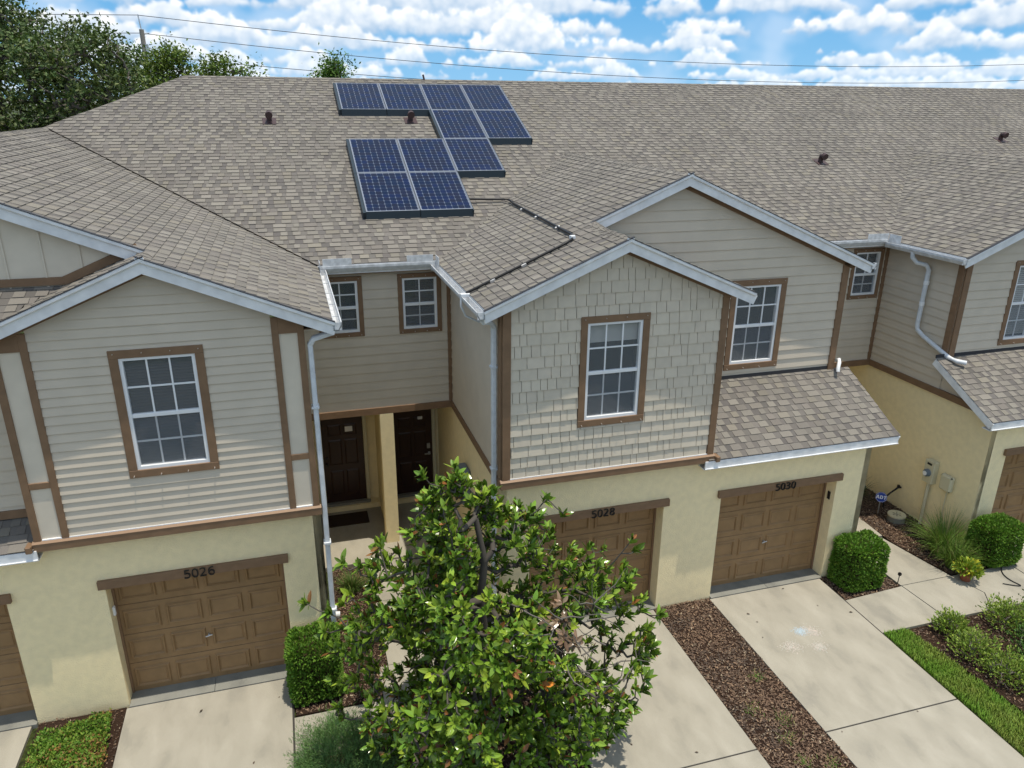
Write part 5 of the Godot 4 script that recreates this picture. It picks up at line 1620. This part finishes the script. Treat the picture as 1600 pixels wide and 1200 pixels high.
func blades_area(called: String, label: String, cat: String, poly: Array, count: int, l: float, tint: Color) -> void:
	var b := MB.new()
	b.quad(Vector3(-0.005, 0, 0), Vector3(0.005, 0, 0), Vector3(0.004, l * 0.6, l * 0.15), Vector3(-0.004, l * 0.6, l * 0.15))
	b.tri(Vector3(-0.004, l * 0.6, l * 0.15), Vector3(0.004, l * 0.6, l * 0.15), Vector3(0, l, l * 0.45))
	var xf := []; var cols := PackedColorArray()
	var lo := Vector2(1e9, 1e9); var hi := -lo
	for p in poly: lo = lo.min(p); hi = hi.max(p)
	var patch := FastNoiseLite.new(); patch.frequency = 1.1
	while xf.size() < count * 3:
		var p := Vector2(rng.randf_range(lo.x, hi.x), rng.randf_range(lo.y, hi.y))
		if not in_poly(p, poly): continue
		xf.append(Transform3D(Basis(Vector3.UP, rng.randf() * TAU).scaled_local(Vector3.ONE * rng.randf_range(0.6, 1.3)), Vector3(p.x, -0.02, p.y)))
		cols.append(vary(tint.lerp(Color(0.24, 0.30, 0.06), clampf(0.35 + patch.get_noise_2d(p.x, p.y) * 1.1, 0, 1)), 0.35))
	tag(scatter(self, called, b.mesh(), M.leaf, xf, cols), label, cat, "", "stuff")

# ---------------------------------------------------------------- small things
func make_small_things() -> void:
	# blue octagonal sign on a stake
	var s := node(self, "yard_sign", at(15.2, 0, -1.72))
	tag(s, "blue octagonal yard sign with white ADT lettering on a stake", "sign")
	var m := MB.new()
	var turn := Basis(Vector3.UP, -0.75) * Basis(Vector3.RIGHT, -0.1)
	for face in [0, 1]:
		var ring := []
		for k in 8: ring.append(turn * (Vector3(cos(TAU * (k + 0.5) / 8) * 0.125, sin(TAU * (k + 0.5) / 8) * 0.125, 0.006 if face == 0 else -0.006)) + Vector3(0, 0.42, 0))
		for k in range(1, 7):
			if face == 0: m.tri(ring[0], ring[k], ring[k + 1])
			else: m.tri(ring[0], ring[k + 1], ring[k])
	put(s, "sign_plate", m.mesh(), M.sign_blue)
	var st := MB.new()
	st.box(Vector3(-0.012, -0.05, -0.018), Vector3(0.012, 0.40, -0.008))
	put(s, "stake", st.mesh(), M.steel)
	var tm := TextMesh.new()
	var f := SystemFont.new(); f.font_names = PackedStringArray(["Droid Sans"]); f.font_weight = 700
	tm.font = f; tm.text = "ADT"; tm.font_size = 48; tm.pixel_size = 0.0023; tm.depth = 0.004
	var o := put(s, "lettering", tm, M.white_paint)
	o.transform = Transform3D(turn, Vector3(0, 0.42, 0) + turn.z * 0.009)
	var rg := MB.new()
	for k in 8:
		var a := TAU * (k + 0.5) / 8; var b := TAU * (k + 1.5) / 8
		var pa := Vector3(cos(a), sin(a), 0); var pb := Vector3(cos(b), sin(b), 0)
		rg.quad(turn * (pa * 0.113 + Vector3(0, 0, 0.007)) + Vector3(0, 0.42, 0), turn * (pa * 0.118 + Vector3(0, 0, 0.007)) + Vector3(0, 0.42, 0), turn * (pb * 0.118 + Vector3(0, 0, 0.007)) + Vector3(0, 0.42, 0), turn * (pb * 0.113 + Vector3(0, 0, 0.007)) + Vector3(0, 0.42, 0))
	put(s, "border_line", rg.mesh(), M.white_paint)
	# concrete ring with slots, in the mulch
	var rgn := node(self, "valve_box", at(15.38, 0, -1.38))
	tag(rgn, "round pale utility lid on a grey collar in the mulch", "utility lid")
	m = MB.new()
	m.tube(PackedVector3Array([Vector3(0, -0.03, 0), Vector3(0, 0.12, 0)]), PackedFloat32Array([0.19, 0.18]), 18)
	put(rgn, "collar", m.mesh(), M.concrete_apron)
	m = MB.new()
	for k in 18:
		var a := TAU * k / 18; var b := TAU * (k + 1) / 18
		var pa := Vector3(cos(a), 0, sin(a)); var pb := Vector3(cos(b), 0, sin(b))
		var y := Vector3(0, 0.15, 0)
		m.quad(pa * 0.19 + y, pa * 0.10 + y, pb * 0.10 + y, pb * 0.19 + y)
		m.quad(pa * 0.19 + y * 0.8, pa * 0.19 + y, pb * 0.19 + y, pb * 0.19 + y * 0.8)
		m.quad(pa * 0.10 + y, pa * 0.10 + y * 0.8, pb * 0.10 + y * 0.8, pb * 0.10 + y)
		if k % 3 != 0: m.quad(pa * 0.10 + y * 0.98, pa * 0.02 + y * 0.98, pb * 0.02 + y * 0.98, pb * 0.10 + y * 0.98)
	put(rgn, "lid", m.mesh(), M.cream_box)
	# meter and cabinet on the side wall
	var mt := node(self, "electric_meter", at(15.85, 0, -1.12))
	tag(mt, "cream electric meter box with round glass dial on the yellow wall", "meter")
	m = MB.new()
	m.obox(at(-0.07, 1.28, 0), Vector3(0.14, 0.52, 0.26), 0.012)
	put(mt, "box", m.mesh(), M.cream_box)
	m = MB.new()
	m.tube(PackedVector3Array([Vector3(-0.14, 1.26, 0), Vector3(-0.2, 1.26, 0), Vector3(-0.225, 1.26, 0)]), PackedFloat32Array([0.085, 0.082, 0.06]), 16)
	put(mt, "dial", m.mesh(), M.grey_box)
	m = MB.new()
	m.tube(PackedVector3Array([Vector3(-0.235, 1.26, 0), Vector3(-0.225, 1.26, 0)]), PackedFloat32Array([0.05, 0.05]), 14)
	put(mt, "dial_face", m.mesh(), M.white_paint)
	m = MB.new()
	m.tube(PackedVector3Array([Vector3(-0.06, -0.03, 0), Vector3(-0.06, 1.03, 0)]), PackedFloat32Array([0.038, 0.038]), 10)
	put(mt, "conduit", m.mesh(), M.cream_box)
	m = MB.new()
	m.box(Vector3(-0.144, 1.44, -0.06), Vector3(-0.141, 1.49, 0.06))
	put(mt, "label_strip", m.mesh(), M.black_metal)
	var cb := node(self, "cable_cabinet", at(15.85, 0, -0.68))
	tag(cb, "cream cable cabinet with rounded corners beside the electric meter", "cabinet")
	m = MB.new()
	m.obox(at(-0.06, 1.22, 0), Vector3(0.12, 0.36, 0.3), 0.035)
	put(cb, "cover", m.mesh(), M.cream_box)
	m = MB.new()
	m.tube(PackedVector3Array([Vector3(-0.03, 0.0, 0.02), Vector3(-0.03, 1.05, 0.02)]), PackedFloat32Array([0.012, 0.012]), 6)
	put(cb, "cable", m.mesh(), M.cream_box)
	# hose bib
	var hb := node(self, "hose_bib", at(15.85, 0.5, -1.87))
	tag(hb, "black hose tap with a short bent hose on the yellow wall", "tap")
	m = MB.new()
	m.tube(PackedVector3Array([Vector3(0.0, 0, 0), Vector3(-0.09, 0.0, 0), Vector3(-0.12, -0.05, -0.02), Vector3(-0.2, -0.13, -0.05), Vector3(-0.3, -0.22, -0.06), Vector3(-0.34, -0.36, -0.06), Vector3(-0.34, -0.5, -0.05)]), PackedFloat32Array([0.022, 0.022, 0.02, 0.018, 0.018, 0.018, 0.018]), 8)
	put(hb, "hose", m.mesh(), M.black_metal)
	m = MB.new()
	m.tube(PackedVector3Array([Vector3(-0.07, 0.02, 0), Vector3(-0.07, 0.06, 0)]), PackedFloat32Array([0.035, 0.035]), 8)
	put(hb, "handle", m.mesh(), M.black_metal)
	# path light
	var pl := node(self, "path_light", at(13.63, 0, 0.62))
	tag(pl, "small black path light on a stake at the mulch corner", "path light")
	m = MB.new()
	m.tube(PackedVector3Array([Vector3(0, -0.03, 0), Vector3(0.01, 0.2, 0)]), PackedFloat32Array([0.008, 0.008]), 6)
	put(pl, "stake", m.mesh(), M.black_metal)
	m = MB.new()
	m.tube(PackedVector3Array([Vector3(0.01, 0.19, 0), Vector3(0.01, 0.205, 0), Vector3(0.01, 0.24, 0), Vector3(0.01, 0.26, 0)]), PackedFloat32Array([0.02, 0.035, 0.034, 0.01]), 10)
	put(pl, "head", m.mesh(), M.black_metal)
	# potted plant
	var pp := node(self, "potted_plant", at(15.02, 0, 0.86))
	tag(pp, "yellow-green plant in a terracotta pot on the walk", "potted plant")
	m = MB.new()
	m.tube(PackedVector3Array([Vector3(0, -0.002, 0), Vector3(0, 0.16, 0), Vector3(0, 0.17, 0), Vector3(0, 0.21, 0)]), PackedFloat32Array([0.09, 0.125, 0.14, 0.145]), 16)
	put(pp, "pot", m.mesh(), M.terracotta)
	var lm := leaf_mesh(0.10, 0.05, 0.3, -0.02, 3)
	var xf := []; var cols := PackedColorArray()
	for i in 340:
		var d := Vector3(rng.randfn(), absf(rng.randfn()) * 0.7 + 0.1, rng.randfn()).normalized()
		xf.append(Transform3D(look((d + Vector3(0, rng.randf_range(-0.8, 0.6), 0)).normalized(), rng.randf() * TAU), Vector3(0, 0.2, 0) + d * 0.22 * pow(rng.randf(), 0.4)))
		cols.append(vary(Color(0.20, 0.29, 0.03) if rng.randf() < 0.75 else Color(0.42, 0.42, 0.03), 0.3))
	scatter(pp, "foliage", lm, M.leaf, xf, cols).set_meta("kind", "stuff")
	# garden hose lying on the walk
	m = MB.new()
	var pts := PackedVector3Array(); var rad := PackedFloat32Array()
	for i in 40:
		var t := i / 39.0
		pts.append(Vector3(15.6 + 0.75 * t + 0.12 * sin(t * 9.0), 0.013, 0.98 + 0.35 * sin(t * 5.0 + 0.6)))
		rad.append(0.009)
	m.tube(pts, rad, 6)
	tag(put(self, "garden_hose", m.mesh(), M.black_metal), "thin black hose lying in loops on the walk", "hose")
	# door mat
	m = MB.new()
	m.obox(at(3.68, 0.044, -4.62), Vector3(0.86, 0.02, 0.5), 0.006)
	tag(put(self, "door_mat", m.mesh(), M.doormat), "dark brown door mat before the first entry door", "door mat")
	# cabinet on the side wall behind the magnolia
	m = MB.new()
	m.obox(at(5.75, 1.85, -2.2), Vector3(0.16, 0.7, 0.42), 0.02)
	tag(put(self, "wall_cabinet", m.mesh(), M.grey_box), "blue-grey metal cabinet on the wall behind the magnolia", "cabinet")
	# doorbell and keypad by the garage doors
	m = MB.new()
	m.obox(at(12.352, 1.72, -0.14), Vector3(0.02, 0.16, 0.07), 0.005)
	tag(put(self, "garage_keypad", m.mesh(), M.black_metal), "black garage keypad in the jamb of garage 5030", "keypad")
	m = MB.new()
	m.obox(at(0.018, 1.62, -0.14), Vector3(0.036, 0.15, 0.06), 0.008)
	tag(put(self, "garage_keypad", m.mesh(), M.white_paint), "white garage keypad in the jamb of garage 5026", "keypad")
	m = MB.new()
	m.tube(PackedVector3Array([Vector3(3.05, 0.62, -0.55), Vector3(3.22, 0.60, -0.55)]), PackedFloat32Array([0.05, 0.05]), 12)
	tag(put(self, "dryer_vent", m.mesh(), M.pipe_metal), "short grey vent pipe beside the first downspout", "vent pipe")
	# fallen leaves and a chalky spill on the concrete
	var lf := leaf_mesh(0.07, 0.035, 0.4, 0.01, 2)
	var lx := []; var lc := PackedColorArray()
	for i in 60:
		var px := rng.randf_range(-0.0, 12.2); var pz := 0.1 + 4.2 * pow(rng.randf(), 1.2)
		if (px > 2.3 and px < 6.4) or (px > 8.7 and px < 9.9): continue
		lx.append(Transform3D(Basis(Vector3.UP, rng.randf() * TAU).scaled_local(Vector3.ONE * rng.randf_range(0.3, 1.1)), Vector3(px, 0.006, pz)))
		lc.append(vary(Color(0.07, 0.05, 0.035), 0.4))
	tag(scatter(self, "leaf_litter", lf, M.mulch_chip, lx, lc), "scattered fallen leaves on the driveways", "leaves", "", "stuff")
	var fk := MB.new()
	for k in 7: fk.tri(Vector3.ZERO, Vector3(cos(TAU * (k + 1) / 7.0), 0, sin(TAU * (k + 1) / 7.0)) * 0.012, Vector3(cos(TAU * k / 7.0), 0, sin(TAU * k / 7.0)) * 0.012)
	lx = []; lc = PackedColorArray()
	for q in [[10.95, 1.32, 0.09, Color(0.40, 0.50, 0.56)], [11.14, 1.38, 0.12, Color(0.50, 0.46, 0.41)], [10.55, 1.62, 0.12, Color(0.50, 0.47, 0.42)], [11.0, 1.75, 0.10, Color(0.47, 0.45, 0.40)]]:
		for i in 420:
			var d := Vector2(rng.randfn(), rng.randfn()) * float(q[2]) * 0.7
			lx.append(Transform3D(Basis().scaled(Vector3.ONE * rng.randf_range(0.2, 0.7)), Vector3(q[0] + d.x, 0.003 + rng.randf() * 0.001, q[1] + d.y * 0.8)))
			lc.append(vary(q[3], 0.05))
	tag(scatter(self, "chalk_dust", fk.mesh(), M.mulch_chip, lx, lc), "pale chalky blue and white spill on the driveway of 5030", "stain", "", "stuff")
	# utility pole and wires
	var up := node(self, "utility_pole", at(-7.8, 0, -70))
	tag(up, "tall grey utility pole behind the oaks", "utility pole")
	m = MB.new()
	m.tube(PackedVector3Array([Vector3(0.1, -0.1, 0), Vector3(0, 14.6, 0)]), PackedFloat32Array([0.3, 0.2]), 10)
	put(up, "pole", m.mesh(), M.wood_pole)
	m = MB.new()
	m.tube(PackedVector3Array([Vector3(0, 14.5, 0), Vector3(-0.12, 15.8, 0)]), PackedFloat32Array([0.05, 0.05]), 8)
	put(up, "top_pin", m.mesh(), M.steel)
	m = MB.new()
	m.tube(PackedVector3Array([Vector3(0.2, 14.25, 0), Vector3(0.6, 14.3, 0)]), PackedFloat32Array([0.06, 0.06]), 8)
	m.tube(PackedVector3Array([Vector3(0.25, 13.4, 0.1), Vector3(0.28, 12.2, 0.1)]), PackedFloat32Array([0.16, 0.16]), 10)
	put(up, "bracket", m.mesh(), M.steel)
	var wires := [[15.75, 13.0, 14.2, "highest"], [14.3, 11.3, 12.3, "middle"], [12.5, 9.9, 11.0, "lowest"]]
	for w in wires:
		m = MB.new()
		pts = PackedVector3Array(); rad = PackedFloat32Array()
		for i in 60:
			var t := -0.3 + 1.6 * i / 59.0
			# sagging span between poles
			var x := -7.8 + t * 110.0
			var y: float = w[0]
			if t > 0: y = lerpf(w[0], w[2], t) - 4.0 * (0.5 * (w[0] + w[2]) - w[1]) * t * (1.0 - t) if t <= 1.0 else w[2] + (t - 1.0) * 2.0
			else: y = w[0] + t * 3.0
			pts.append(Vector3(x, y, -70)); rad.append(0.028)
		m.tube(pts, rad, 5)
		tag(put(self, "power_line", m.mesh(), M.wire), "%s of three thin power lines crossing the sky" % w[3], "power line", "power lines from the utility pole")

func _ready() -> void:
	rng.seed = 20240611
	make_view()
	make_materials()
	make_house()
	make_roofs()
	make_trim_and_pipes()
	make_ground()
	make_solar()
	make_plants()
	make_small_things()
